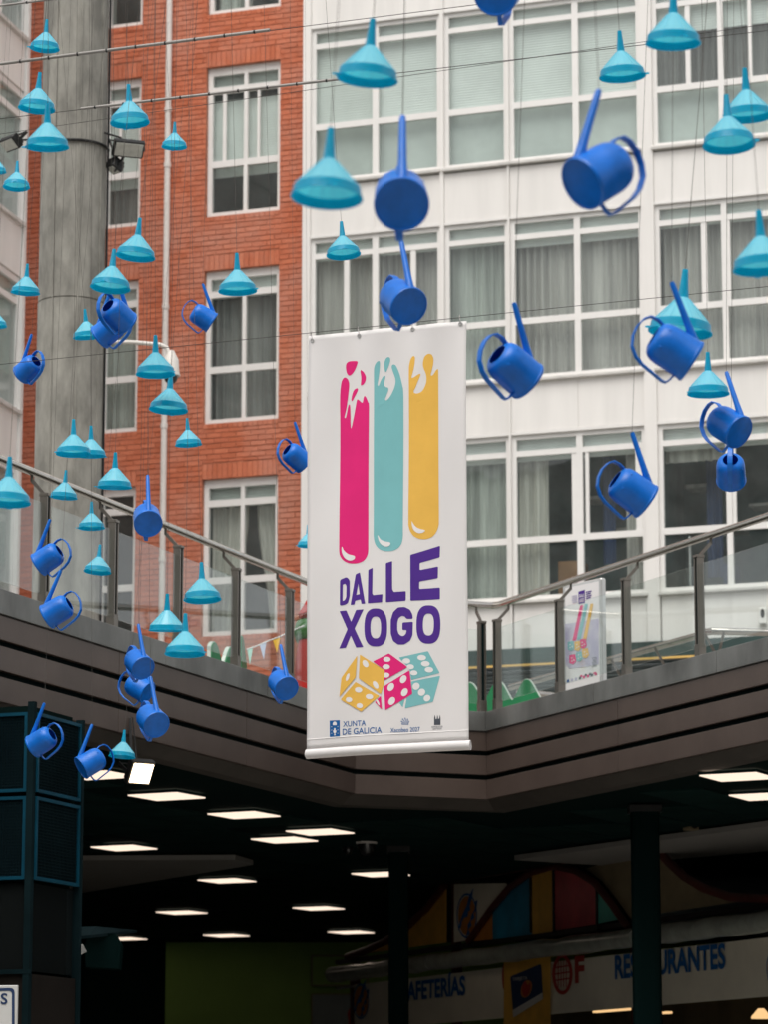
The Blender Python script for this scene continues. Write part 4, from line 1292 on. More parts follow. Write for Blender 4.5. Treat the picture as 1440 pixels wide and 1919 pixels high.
wire(0, 12, 120, -3, 16.0, 'wire in grey conduit crossing the very top corner above the funnels', conduit=(-400, 300, 0.006))
wire(930, 318-200, 1440, 45, 20.0, 'thin wire running in front of the upper white building windows to the corner')

# ================================================================== FUNNELS
FD = 0.18                                    # mouth width
def funnel_meshes():
    W_ = FD
    d = {}
    # neck: tapered spout with a cut tip
    neck = MB()
    neck.lathe([(0.040*W_,1.02*W_),(0.046*W_,1.025*W_),(0.060*W_,0.85*W_),(0.088*W_,0.57*W_),(0.094*W_,0.565*W_)], 24)
    neck.lathe([(0.040*W_,1.02*W_),(0.052*W_,0.85*W_),(0.08*W_,0.57*W_)], 24)
    d['neck'] = neck.mesh('neck', M['funnel'], smooth=True)
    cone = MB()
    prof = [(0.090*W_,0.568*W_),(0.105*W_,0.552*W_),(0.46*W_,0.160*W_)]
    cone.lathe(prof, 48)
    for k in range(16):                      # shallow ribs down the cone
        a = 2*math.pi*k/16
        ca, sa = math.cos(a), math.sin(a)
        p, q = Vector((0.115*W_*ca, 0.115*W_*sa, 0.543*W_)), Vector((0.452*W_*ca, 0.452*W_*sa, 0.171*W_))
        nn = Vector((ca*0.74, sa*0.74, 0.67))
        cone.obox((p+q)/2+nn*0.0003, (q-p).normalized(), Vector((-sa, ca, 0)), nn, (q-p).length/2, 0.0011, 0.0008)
    d['cone'] = cone.mesh('cone', M['funnel_thin_lit'], smooth=True)
    rim = MB()
    rim.lathe([(0.458*W_,0.162*W_),(0.466*W_,0.155*W_),(0.482*W_,0.035*W_),(0.500*W_,0.028*W_),(0.503*W_,0.012*W_),(0.495*W_,0.006*W_),(0.478*W_,0.010*W_),(0.472*W_,0.035*W_),(0.458*W_,0.150*W_)], 48)
    d['rim'] = rim.mesh('rim', M['funnel'], smooth=True)
    ear = MB()
    out = [(0.485,-0.085),(0.53,-0.06),(0.575,-0.045),(0.592,0.0),(0.575,0.045),(0.53,0.06),(0.485,0.085)]
    hole = [(0.555+0.018*math.cos(R(a)), 0.024*math.sin(R(a))) for a in range(0,360,45)]
    loops = [[Vector((x*W_, y*W_, 0)) for x, y in out], [Vector((x*W_, y*W_, 0)) for x, y in hole]]
    pts = [p for l in loops for p in l]
    tr = tessellate_polygon(loops)
    for z_ in (0.014, 0.026):
        ear.add([(p.x, p.y, z_*W_) for p in pts], [tuple(t) for t in tr])
    n = len(out)
    ear.add([(x*W_, y*W_, 0.014*W_) for x, y in out]+[(x*W_, y*W_, 0.026*W_) for x, y in out], [(i, i+1, i+1+n, i+n) for i in range(n-1)])
    d['ear'] = ear.mesh('ear', M['funnel'])
    return d
FM = funnel_meshes()
def string_part(o, x, ytip_world, Y, local_top):
    """thin cord from the top of the hung thing straight up out of the picture"""
    top = Vector(o.location)+Vector(local_top)
    zt_ = at(720, -120, Y).z
    if zt_ < top.z+0.3: zt_ = top.z+0.3
    MB().tube([Vector(local_top)-Vector((0,0,0.03)), Vector(local_top)+Vector((0,0,zt_-top.z))], 0.0007, 5).build('string', M['string'], o)

FUN = [  # centre column, tip row, mouth centre row, width, ear angle, label
 (83,35,92,58,185,'cyan funnel highest on the concrete column, above the grey conduit'),
 (68,134,205,72,265,'cyan funnel half overlapped by another just below it, left edge of the concrete column'),
 (88,203,277,84,190,'larger cyan funnel overlapping the one above it, level with the column floodlights'),
 (30,298,351,52,280,'small cyan funnel over the side building windows, just below the left floodlight'),
 (-8,278,322,40,330,'cyan funnel cut off by the picture edge beside the left floodlight'),
 (243,153,231,76,95,'cyan funnel right above the pale faced floodlight, against the narrow brick window'),
 (326,226,276,49,90,'small lone cyan funnel in front of the white drainpipe, highest on the pipe'),
 (253,408,482,76,320,'cyan funnel beside the concrete column just above the watering can pair'),
 (206,468,541,77,260,'cyan funnel hanging directly above the two overlapping watering cans on the column'),
 (47,494,550,56,90,'cyan funnel left of the column joint, above the lone watering can there'),
 (445,478,547,74,335,'cyan funnel in front of the middle brick window, ear pointing right'),
 (163,580,633,54,80,'small cyan funnel on the column touching the lower of two watering cans'),
 (-10,568,612,46,90,'cyan funnel cut off by the picture edge above the lone watering can'),
 (291,634,703,75,335,'cyan funnel in front of the white security camera arm'),
 (315,700,770,74,90,'cyan funnel on the drainpipe just under the security camera'),
 (137,788,852,66,200,'cyan funnel on the column, left of a close pair near the handrail'),
 (170,802,856,57,20,'cyan funnel on the column, right of a close pair near the handrail'),
 (353,786,835,51,90,'small cyan funnel beside the drainpipe, left of the watering can by the banner'),
 (214,852,915,66,205,'cyan funnel just above the handrail at the column right side, under the close pair'),
 (13,866,944,88,90,'large cyan funnel at the picture edge in front of the handrail end'),
 (119,882,934,52,95,'small cyan funnel crossing the handrail in front of the column'),
 (171,942,991,50,190,'small cyan funnel under the handrail, upper of two against the column foot'),
 (182,1020,1073,52,80,'small cyan funnel against the column foot, lower of two under the handrail'),
 (379,1053,1125,71,275,'cyan funnel in front of the railing glass over the lowest brick window frame'),
 (312,1118,1183,68,285,'cyan funnel over the drainpipe foot, upper left of an overlapping pair'),
 (346,1157,1227,76,330,'cyan funnel dipping in front of the kerb plate, lower of an overlapping pair'),
 (228,1367,1419,50,300,'lowest cyan funnel, hanging right above the lit floodlight'),
 (688,30,150,119,190,'large cyan funnel at the conduit end, topmost over the white building'),
 (612,232,372,139,285,'largest cyan funnel, beside the brick wall corner above the banner'),
 (644,411,478,66,275,'cyan funnel just above the banner in front of white wall'),
 (1263,-15,83,107,280,'big cyan funnel touching the top edge of the picture, upper right'),
 (1168,56,145,90,345,'cyan funnel with ear pointing right, above the largest watering can'),
 (1403,117,221,96,195,'cyan funnel behind another at the right edge, upper of the overlapping two'),
 (1368,172,273,102,345,'cyan funnel overlapping another at the right edge, lower of the two'),
 (1431,392,506,115,90,'large cyan funnel cut by the right edge, level with dark curtains'),
 (1276,511,625,122,200,'large cyan funnel partly hidden behind a watering can'),
 (1329,657,740,80,195,'cyan funnel above the overlapping watering can pair on the right, ear pointing left'),
 (577,960,1024,40,190,'cyan funnel almost hidden behind the banner edge, level with the handrail'),
 (-16,1290,1337,46,5,'cyan funnel at the picture edge in front of the blue framed kiosk'),
]
proto_f = None
for (cx, tip, mid, wpx, ear, label) in FUN:
    k_ = 1.35 if 'partly hidden behind a watering can' in label else 1.0      # one larger funnel
    Y0 = FD*k_*FPX/wpx
    p = at(cx, mid, Y0*CP)
    o = empty('funnel', p)
    o.rotation_euler = (R(random.uniform(-5, 5)), R(random.uniform(-5, 5)), R(ear+random.uniform(-12, 12)))
    o.scale = (k_, k_, k_)
    tag(o, label, 'funnel', 'cyan funnels hung on strings')
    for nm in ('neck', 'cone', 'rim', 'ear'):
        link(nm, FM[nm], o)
    top_local = Vector((0,0,1.02*FD))
    Lz = at(720, -120, p.y).z-(p.z+1.02*FD)
    Lz = max(Lz, 0.4)
    MB().tube([top_local-Vector((0,0,0.04)), top_local+Vector((0,0,0.02)), top_local+Vector((0,0,Lz))], 0.0009, 5).build('string', M['string'], o)

# ================================================================== WATERING CANS
CD = 0.15
TH = R(30)
def can_meshes():
    D = CD
    a = Vector((math.cos(TH), 0, math.sin(TH))); s = Vector((-math.sin(TH), 0, math.cos(TH))); w_ = a.cross(s)
    Mx = Matrix(((s.x, w_.x, a.x, 0), (s.y, w_.y, a.y, 0), (s.z, w_.z, a.z, 0), (0,0,0,1)))   # lathe axis -> body axis
    d = {}
    prof = [(0.0,-0.485),(0.44,-0.485),(0.462,-0.495),(0.470,-0.520),(0.495,-0.520),(0.507,-0.500),(0.507,-0.455),(0.495,-0.445),(0.490,-0.43),(0.485,0.0),(0.478,0.20),(0.462,0.31),(0.430,0.395),(0.380,0.46),(0.32,0.497),(0.272,0.512),(0.262,0.520),(0.25,0.512),(0.252,0.497),(0.33,0.46),(0.43,0.33),(0.462,0.15),(0.465,-0.44),(0.0,-0.46)]
    body = MB().lathe([(r*D, z*D) for r, z in prof], 40, Mx)
    for sg in (-1, 1):                       # moulded buttons on the shoulder
        for ang in (60, 120):
            c = (s*math.cos(R(ang*sg)) + w_*math.sin(R(ang*sg)))*0.452*D + a*0.31*D
            nrm = (s*math.cos(R(ang*sg)) + w_*math.sin(R(ang*sg)))*0.85+a*0.5
            nrm.normalize()
            ex = nrm.orthogonal().normalized(); ey = nrm.cross(ex)
            ring = [c+(ex*math.cos(t)+ey*math.sin(t))*0.045*D for t in [2*math.pi*i/12 for i in range(12)]]
            top = [c+nrm*0.018*D+(ex*math.cos(t)+ey*math.sin(t))*0.03*D for t in [2*math.pi*i/12 for i in range(12)]]
            body.add(ring+top, [(i, (i+1) % 12, (i+1) % 12+12, i+12) for i in range(12)]+[tuple(range(12, 24))])
    d['body'] = body.mesh('body', M['can'], smooth=True)
    def P(ax, la, wi=0.0): return (a*ax+s*la+w_*wi)*D
    base, tip = P(-0.33, 0.42), P(0.80, 1.32)
    dirv = (tip-base).normalized()
    sp = MB().tube([base-dirv*0.06*D, base.lerp(tip, .08), base.lerp(tip, .3), base.lerp(tip, .7), base.lerp(tip, .95), tip], [0.105*D,0.098*D,0.082*D,0.070*D,0.064*D,0.050*D], 16)
    d['spout'] = sp.mesh('spout', M['can'], smooth=True)
    hp = [(0.46,0.36),(0.62,0.40),(0.80,0.37),(0.90,0.24),(0.95,0.02),(0.92,-0.22),(0.82,-0.44),(0.62,-0.60),(0.40,-0.68),(0.10,-0.72),(-0.16,-0.755),(-0.24,-0.74),(-0.29,-0.64),(-0.32,-0.46)]
    hs_ = [Vector((p[0], p[1], 0)) for p in hp]
    # flat strap: a swept rectangle
    vs, fs = [], []
    n = len(hp)
    for i, (ax, la) in enumerate(hp):
        q0 = Vector(hp[max(0, i-1)]); q1 = Vector(hp[min(n-1, i+1)])
        t = (q1-q0).normalized(); nn = Vector((-t.y, t.x))
        wd = 0.085 if i < 9 else 0.085-0.035*(i-8)/5
        th = 0.020
        for sx, sy in ((-1,-1),(1,-1),(1,1),(-1,1)):
            vs.append(P(ax+nn.x*th*sy, la+nn.y*th*sy, wd*sx))
    for i in range(n-1):
        for k in range(4):
            A_, B_ = i*4+k, i*4+(k+1) % 4
            fs.append((A_, B_, B_+4, A_+4))
    fs += [(0,3,2,1), tuple((n-1)*4+k for k in range(4))]
    me = MB().add(vs, fs).mesh('handle', M['can'], bevel=0.0012)
    for p_ in me.polygons: p_.use_smooth = True
    me.set_sharp_from_angle(angle=R(35))
    d['handle'] = me
    d['tip'] = tip
    return d
CM = can_meshes()
CANS = [  # body centre column, row, tip row, axis direction (0 right, 90 away, 180 left, 270 to the viewer), label
 (938,-18,-150,75,'blue watering can cut off by the top edge of the picture'),
 (752,370,208,92,'blue watering can showing its round base square on, upper of two above the banner'),
 (752,562,446,118,'blue watering can touching the top of the banner, lower of two above it'),
 (1128,324,160,32,'largest blue watering can, base turned left, in front of the upper white wall'),
 (962,690,563,212,'blue watering can right of the banner with its dark mouth open to view'),
 (1262,655,524,188,'blue watering can in front of a large funnel, spout leaning left'),
 (1364,797,695,136,'blue watering can right above another, base turned right, under the right hand funnel'),
 (1371,882,795,262,'blue watering can with mouth facing out, under another at the right'),
 (1184,920,808,196,'lone blue watering can low on the right, above the handrail and poster stand'),
 (219,590,508,228,'blue watering can on the column, upper of two under a funnel, mouth open to view'),
 (205,618,540,335,'blue watering can tucked behind another on the column, handle at lower right'),
 (379,594,529,192,'small blue watering can beside the middle brick window'),
 (54,690,624,318,'blue watering can left of the column, mouth facing out at right'),
 (554,856,789,214,'blue watering can partly hidden behind the banner edge'),
 (275,972,890,100,'blue watering can in front of the handrail showing its round base'),
 (91,1046,972,342,'blue watering can in front of the railing post left of the column, upper of two'),
 (108,1144,1068,345,'blue watering can over the kerb plate, hanging under another near the column'),
 (258,1242,1170,122,'blue watering can in front of the fascia, topmost of three close together'),
 (259,1288,1220,158,'blue watering can in front of the fascia, middle of three close together'),
 (283,1348,1268,118,'blue watering can in front of the fascia, lowest of three close together'),
 (528,1281,1208,116,'blue watering can beside the banner near the kerb plate, below the pennants'),
 (79,1388,1318,338,'blue watering can in front of the blue framed kiosk, mouth showing at right'),
 (171,1428,1358,20,'lowest blue watering can, beside the lit floodlight with base turned left'),
]
TIPH = CM['tip'].z
for (cx, cy, tipy, psi, label) in CANS:
    dpx = (cy-tipy)
    Y0 = TIPH*FPX/dpx*1.0
    p = at(cx, cy, Y0*CP)
    o = empty('watering_can', p, R(psi))
    o.rotation_euler = (R(random.uniform(-2,2)), R(random.uniform(-3,3)), R(psi))
    tag(o, label, 'watering can', 'blue watering cans hung by the spout')
    for nm in ('body', 'spout', 'handle'):
        link(nm, CM[nm], o)
    tp = CM['tip']
    Lz = max(at(720, -120, p.y).z-(p.z+tp.z), 0.3)
    MB().tube([tp-Vector((0,0,0.01)), tp+Vector((0,0,0.02)), tp+Vector((0,0,Lz))], 0.0009, 5).build('string', M['string'], o)

# ================================================================== POSTER STAND
PA = R(-54)
pp = at(1059, 1200, 29.2)
PFr = Frame((pp.x, pp.y), PA)
ps = empty('poster_stand', (pp.x, pp.y, ZB), PA)
tag(ps, 'aluminium poster stand with a lilac event poster behind the glass railing', 'poster stand')
pw = PFr.hit(1128, 1100)[0]
pzt = PFr.hit(1059, 1097)[1]-ZB
MB().box(0, pw, 0.0, 0.06, 0.02, pzt).build('frame', M['alu'], ps, bevel=0.012)
for s in (0.0, pw-0.022):
    MB().box(s, s+0.022, -0.012, 0.0, 0.03, pzt-0.01).build('edge_profile', M['alu'], ps, bevel=0.003)
MB().box(0.024, pw-0.024, -0.006, -0.001, 0.05, pzt-0.03).build('poster', M['ink_white'], ps)
def pq(x, y):                                 # zoom sheet at 870,1080 scale 4.8 -> stand coordinates
    u, z = PFr.hit(870+x/4.8, 1080+y/4.8, 0.0); return u, z-ZB
def ppr(nm, loops, m, y=-0.008): return print_obj(nm, loops, pq, M[m], ps, y=y)
ppr('print', [[[(920,430),(1222,380),(1222,790),(1100,815),(960,830),(920,790)]]], 'ink_lilac')
for (bx, by, tx_, ty_, m) in ((1003,580,1070,262,'pink'),(1045,570,1112,250,'teal'),(1095,580,1162,248,'yellow')):
    ppr('paint_streak', [[rcorner([(bx-17,by),(tx_-14,ty_),(tx_+14,ty_-4),(bx+17,by)], 10)]], m, -0.010)
for (cx, cy, m) in ((975,625,'teal'),(1035,625,'yellow'),(1085,605,'pink'),(1050,720,'teal'),(1105,690,'yellow'),(990,745,'pink')):
    ppr('die', [[rcorner([(cx-30,cy-35),(cx+22,cy-45),(cx+33,cy+20),(cx+5,cy+50),(cx-30,cy+35)], 8)]], m, -0.011)
    for ex_, ey_ in ((-8,-10),(12,8),(-8,18)): ppr('pip', [[ell(cx+ex_, cy+ey_, 6, 6, 0, 8)]], 'ink_white', -0.012)
ppr('print', [[[(1040,140),(1098,122),(1098,240),(1040,250)]]], 'purple', -0.009)
def ptext(txt, ax, bx, yt, yb, m, bold=0.01, y=-0.010):
    x0 = pq(ax, yt)[0]; x1 = pq(bx, yt)[0]; xm = (ax+bx)/2
    return text_obj(txt, x0, x1, pq(xm, yb)[1], pq(xm, yt)[1], M[m], ps, y=y, bold=bold)
ptext('DALLE', 1046, 1092, 160, 190, 'ink_white', 0.02); ptext('XOGO', 1046, 1092, 200, 232, 'ink_white', 0.02)
for i in range(4):
    ppr('print', [[[(980+ (i%2)*4,178+i*18),(1030,168+i*18),(1030,178+i*18),(980+(i%2)*4,188+i*18)]]], 'ink_lilac', -0.009)
    ppr('print', [[[(1108,140+i*19),(1158-(i%2)*8,128+i*19),(1158-(i%2)*8,138+i*19),(1108,150+i*19)]]], 'purple', -0.009)
for i in range(7):
    ppr('print', [[[(1162+(i%3)*4,735+i*13),(1205,725+i*13),(1205,730+i*13),(1162+(i%3)*4,740+i*13)]]], 'ink_grey', -0.009)
for i, m in enumerate(('ink_blue','ink_lilac','ink_lilac','ink_grey','pink','pink','ink_grey','pink')):
    cx = 945+i*36; cy = 945-i*9
    ppr('logo', [[[(cx-9,cy-14),(cx+11,cy-18),(cx+11,cy+6),(cx-9,cy+12)]]], m, -0.009)
for i, m in enumerate(('pink','ink_grey','ink_grey','pink')):
    cx = 1065+i*40; cy = 900-i*9
    ppr('logo', [[[(cx-9,cy-10),(cx+11,cy-14),(cx+11,cy+6),(cx-9,cy+10)]]], m, -0.009)
MB().box(-0.02, pw+0.02, -0.16, 0.26, 0.0, 0.02).build('foot', M['alu'], ps)

# ================================================================== LOWER HALL
LL = ['ceiling light panel just right of the lit floodlight, nearest to it', 'ceiling light panel between the floodlight and the close pair, below the fascia', 'upper right ceiling light panel of the close pair under the banner',
      'lower left ceiling light panel of the close pair under the banner', 'ceiling light panel cut off by the kiosk edge above the pale raft', 'ceiling light panel touching the tip of the pale ceiling raft',
      'ceiling light panel cut by the dark slim column under the banner', 'ceiling light panel left of the slim column, third row from the green wall', 'small ceiling light panel left of centre between raft and green wall',
      'ceiling light panel just above the green wall, left of its middle', 'ceiling light panel just above the green wall beside the slim column', 'ceiling light panel behind the lowest watering can next to the kiosk',
      'ceiling light panel at the right edge under the fascia, upper', 'ceiling light panel cut by the right edge under the fascia, lower', 'tiny far ceiling light panel above the dark awning']
for (x, y, _), label in zip(LIGHTS, LL):
    p = atz(x, y, Z_SOF-0.02)
    o = empty('ceiling_light', p, TA)
    tag(o, label, 'ceiling light', 'square ceiling light panels of the lower hall')
    h = 0.24
    f = MB()
    for s in (-1, 1):
        f.box(-h-0.012, h+0.012, s*(h+0.006)-0.006, s*(h+0.006)+0.006, -0.012, 0.010)
        f.box(s*(h+0.006)-0.006, s*(h+0.006)+0.006, -h, h, -0.012, 0.010)
    f.build('frame', M['tile'], o)
    MB().box(-h, h, -h, h, -0.022, 0.008).build('diffuser', M['panel_glow'], o)

# pale raft hung under the ceiling
zr = Z_SOF-0.09
rf = [atz(40,1613,zr), atz(440,1611,zr), atz(474,1621,zr), atz(40,1692,zr)]
ro = MB().prism([(p.x, p.y) for p in rf], zr, zr+0.05).build('ceiling_raft', M['raft'])
tag(ro, 'pale angular ceiling raft in the dark hall, left of the slim column', 'ceiling raft')
rf2 = [atz(965,1612,zr), atz(1500,1540,zr), atz(1500,1590,zr), atz(1130,1622,zr)]
ro = MB().prism([(p.x, p.y) for p in rf2][::-1], zr, zr+0.05).build('ceiling_raft', M['raft'])
tag(ro, 'pale ceiling raft above the arched stall roof, cut by the thick column', 'ceiling raft')

def slim_column(px0, px1, Y, label):
    a, b = at(px0, 1800, Y), at(px1, 1800, Y)
    w_ = (b.x-a.x)/2
    o = empty('steel_column', ((a.x+b.x)/2, Y, 0))
    tag(o, label, 'column')
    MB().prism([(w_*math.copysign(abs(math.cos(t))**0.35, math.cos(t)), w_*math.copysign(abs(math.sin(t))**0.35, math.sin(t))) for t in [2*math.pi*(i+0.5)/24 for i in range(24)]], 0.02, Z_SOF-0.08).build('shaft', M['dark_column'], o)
    MB().box(-w_*1.3, w_*1.3, -w_*1.3, w_*1.3, 0, 0.02).build('base_plate', M['black'], o)
    MB().box(-w_*1.15, w_*1.15, -w_*1.15, w_*1.15, Z_SOF-0.08, Z_SOF-0.02).build('head_plate', M['black'], o)
slim_column(728.5, 766.5, 33.0, 'slim black steel column standing in front of the CAFETERIAS sign')
slim_column(1187, 1240, 29.0, 'thicker black steel column standing in front of the RESTAURANTES sign')

# lit floodlight under the fascia
fl = floodlight('floodlight', at(261, 1446, 24.6), (0.48, -0.72, -0.50), (0.20, 0.19, 0.06), 'lit floodlight glowing white below the fascia, beside the lowest watering can', lit=True)
bk_ = at(243, 1345, 24.75)-Vector(fl.location)
MB().bar(bk_, at(246, 1425, 24.7)-Vector(fl.location), 0.02, 0.014, up=(0,1,0)).build('hanger', M['black'], fl)
MB().tube([bk_+Vector((0.02,0,0)), at(253,1400,24.7)-Vector(fl.location), at(256,1430,24.6)-Vector(fl.location)], 0.005, 6).build('cable', M['black'], fl)

for (x, y, s, lab) in ((687, 1578, 1.0, 'dome security camera on the dark ceiling with a pale ring, under the banner'), (652, 1588, 0.55, 'small dark dome sensor beside the ringed dome camera on the ceiling')):
    p = atz(x, y, Z_SOF-0.02); o = empty('dome_camera', p); tag(o, lab, 'camera')
    MB().lathe([(0.0,0.0),(0.105*s,0.0),(0.105*s,-0.015),(0.09*s,-0.02)], 24).build('ring', M['cctv'] if s > .9 else M['black'], o, smooth=True)
    MB().lathe([(0.09*s,-0.02),(0.085*s,-0.06*s),(0.06*s,-0.11*s),(0.03*s,-0.13*s),(0.0,-0.135*s)], 24).build('dome', M['dome'], o, smooth=True)
for (x, y, lab) in ((1256, 1523, 'small pale speaker box under the ceiling, upper of two by the thick column'), (1296, 1546, 'small pale speaker box on a rod, lower of two by the thick column')):
    p = at(x, y, 31.0); o = empty('speaker', p, R(25)); tag(o, lab, 'speaker')
    MB().box(-0.055, 0.055, -0.06, 0.06, -0.05, 0.05).build('cabinet', M['cloth_beige'], o, bevel=0.006)
    MB().lathe([(0,0),(0.035,0),(0.04,0.006),(0.0,0.003)], 16, Matrix.Translation((0,-0.066,0)) @ Matrix.Rotation(R(90), 4, 'X')).build('grille', M['black'], o)
    MB().bar((0,0,0.05), (0,0,Z_SOF-p.z), 0.012, 0.012, up=(0,1,0)).build('rod', M['black'], o)

# ------------------------------------------------------------------ blue framed kiosk
kc = at(66, 1320, 21.8)
KA = R(-20)                                   # left face turned to the viewer
ZK = kc.z
kk = empty('kiosk', (kc.x, kc.y, 0), KA)
tag(kk, 'dark kiosk tower with blue framed mesh panels at the lower left corner', 'kiosk')
KF = Frame((kc.x, kc.y), KA)                  # left face: local x < 0
KR = Frame((kc.x, kc.y), R(70))               # right face: local x > 0, runs away
wr = KR.hit(148, 1500)[0]
print('kiosk', ZK, 'right width', wr)
MB().box(-0.045, 0.0, -0.02, 0.025, 0.0, ZK+0.02).build('corner_post', M['kiosk_dark'], kk)
tiers = []
for (ya, yb) in ((1335, 1484), (1492, 1648)):
    tiers.append((KF.hit(40, yb)[1], KF.hit(40, ya)[1]))
def kpanel(face, a, b, z0, z1, m_in):
    """framed panel on a face: 0 the left face, 1 the right face"""
    fr = MB(); t = 0.022
    def bx(mb, p, q, y0, y1, c, d):
        if face == 0: mb.box(p, q, y0, y1, c, d)
        else: mb.box(-y1+0.0, -y0+0.0, p, q, c, d)
    o_ = -0.012
    bx(fr, a, a+t, o_, 0.02, z0, z1); bx(fr, b-t, b, o_, 0.02, z0, z1)
    bx(fr, a+t, b-t, o_, 0.02, z0, z0+t); bx(fr, a+t, b-t, o_, 0.02, z1-t, z1)
    f_ = fr.build('panel_frame', M['kiosk_blue'], kk)
    inn = MB(); bx(inn, a+t, b-t, 0.006, 0.012, z0+t, z1-t)
    inn.build('mesh_panel', m_in, f_)
    wires = MB()
    n = int((b-a)/0.022)
    for i in range(1, n):
        x = a+t+(b-a-2*t)*i/n; bx(wires, x-0.002, x+0.002, 0.001, 0.006, z0+t, z1-t)
    n = int((z1-z0)/0.022)
    for i in range(1, n):
        zz = z0+t+(z1-z0-2*t)*i/n; bx(wires, a+t, b-t, -0.001, 0.003, zz-0.002, zz+0.002)
    wires.build('wire_mesh', M['kiosk_dark'], f_)
wl = 0.62
for (z0, z1) in tiers:
    kpanel(0, -0.05-wl, -0.05, z0, z1, M['kiosk_mesh'])
    kpanel(0, -0.05-2*wl-0.05, -0.05-wl-0.05, z0, z1, M['kiosk_mesh'])
    # right face: frame local y axis runs away from the corner
    kpanel(1, 0.03, wr-0.0, z0, z1, M['kiosk_mesh'])
zk1 = tiers[1][0]
zsill = KF.hit(40, 1825)[1]
MB().box(-1.4, -0.05, 0.03, 0.04, zsill+0.02, zk1-0.02).build('window', M['dome'], kk)
MB().box(-0.04, -0.03, 0.03, wr-0.01, zsill+0.02, zk1-0.02).build('window', M['dome'], kk)
MB().box(-1.4, -0.05, 0.0, 0.05, 0.0, zsill).build('lower_panel', M['kiosk_brown'], kk)
MB().box(-0.05, 0.0, 0.03, wr-0.01, 0.0, zsill).build('lower_panel', M['kiosk_brown'], kk)
MB().box(-1.4, 0.012, -0.022, 0.0, zsill, zsill+0.03).build('window_sill', M['kiosk_dark'], kk)
MB().box(-1.4, -0.06, 0.05, wr, 0.0, ZK).build('core', M['ceiling'], kk)
MB().box(-0.035, 0.02, wr, wr+0.03, 0.0, ZK-0.02).build('rear_post', M['kiosk_dark'], kk)
# awning beyond the kiosk
aw = empty('awning', at(160, 1750, 24.0))
tag(aw, 'dark grey flat awning with a lamp arm, sticking out behind the kiosk', 'awning')
b0 = Vector(aw.location)
pts = [at(60,1738,23.0), at(180,1736,24.0), at(256,1743,26.0), at(170,1752,23.4), at(60,1765,22.6)]
mbw = MB(); vs = [p-b0 for p in pts]+[p-b0-Vector((0,0,0.02)) for p in pts]
mbw.add(vs, [tuple(range(5)), tuple(range(5,10))[::-1]]+[(i, (i+1) % 5, (i+1) % 5+5, i+5) for i in range(5)]).build('canopy', M['kiosk_dark'], aw)
lam = [at(168,1748,24)-b0, at(215,1750,24.4)-b0, at(226,1770,24.4)-b0, at(222,1815,24.4)-b0, at(160,1812,24)-b0, at(158,1770,24)-b0]
mbw = MB(); vs = lam+[p+Vector((0,0.25,0)) for p in lam]
mbw.add(vs, [tuple(range(6)), tuple(range(6,12))[::-1]]+[(i, (i+1) % 6, (i+1) % 6+6, i+6) for i in range(6)]).build('box', M['dark_column'], aw)
MB().bar(at(145,1783,23.9)-b0, at(158,1776,23.9)-b0, 0.05, 0.06).build('lamp', M['board_white'], aw)

# white notice board with the letter at its edge
SFr = Frame((at(16,1880,19.0).x, 19.0), R(-8))
sb = empty('notice_board', (SFr.o.x, SFr.o.y, 0), R(-8))
tag(sb, 'white notice board with blue rounded border at the bottom left corner', 'sign')
sx1, szt = SFr.hit(33, 1846)
MB().box(sx1-0.9, sx1, 0, 0.02, szt-0.6, szt).build('board', M['board_white'], sb, bevel=0.004)
def sq(x, y): return SFr.hit(x, y)
bord = rcorner([(-200,1854),(27,1851),(27,2100),(-200,2100)], 9); hol = rcorner([(-196,1859),(22,1856.5),(22,2096),(-196,2096)], 6)
print_obj('border', [[bord, hol]], sq, M['ink_navy'], sb, y=-0.003)
u0_, zt0 = SFr.hit(1, 1861); u1_, zb0 = SFr.hit(13.5, 1882)
text_obj('S', u0_, u1_, zb0, zt0, M['ink_navy'], sb, y=-0.003, bold=0.02)
MB().tube([(sx1-0.45, 0.05, 0), (sx1-0.45, 0.05, szt-0.05)], 0.03, 12).build('post', M['kiosk_dark'], sb)

# ------------------------------------------------------------------ restaurant stall
ca = at(1250, 1790, 33.0)
CA = math.atan2(-0.918, 0.396)
CFr = Frame((ca.x, ca.y), CA)
st = empty('restaurant_stall', (ca.x, ca.y, 0), CA)
tag(st, 'market stall of cafes with arched coloured roof panels and canvas sign band', 'stall')
H_ = CFr.hit
print('stall left', H_(664,1830), H_(664,1919), 'right', H_(1440,1752), H_(1440,1864), 'mid', H_(1000,1800), H_(1250,1775), H_(1250,1880))
zt_s = H_(1250,1778)[1]; zb_s = H_(1250,1883)[1]
xL = H_(664, 1860)[0]; xR = H_(1520, 1800)[0]
cvs = wave_sheet(xL, xR, zb_s, zt_s, 0.0, 0.006, 1.7, 5, nz=4).build('sign_canvas', M['canvas'], st, smooth=True)
def cl(ax, bx, yt_a, yb_a, txt, m, bold):
    x0, za = H_(ax, yt_a); x1, _ = H_(bx, yt_a)
    zb__ = H_(ax, yb_a)[1]
    return text_obj(txt, x0, x1, zb__, za, M[m], cvs, y=-0.018, bold=bold)
cl(752, 875, 1833, 1877, 'CAFETERÍAS', 'ink_blue', 0.03)
cl(1156, 1363.5, 1790, 1836, 'RESTAURANTES', 'ink_blue', 0.03)
def cpr(nm, loops, m, y=-0.018, parent=None): return print_obj(nm, loops, H_, M[m], parent or cvs, y=y)
cpr('emblem', [[ell(1058,1826,19,38,0.0,36), ell(1058,1826,13.5,31,0,30)]], 'ink_red')
cpr('emblem', [[[(1050+i*5,1800),(1051.5+i*5,1800),(1051.5+i*5,1850),(1050+i*5,1850)]] for i in range(4)]+[[[(1044,1812+i*12),(1072,1808+i*12),(1072,1810.5+i*12),(1044,1814.5+i*12)]] for i in range(3)], 'ink_red', -0.020)
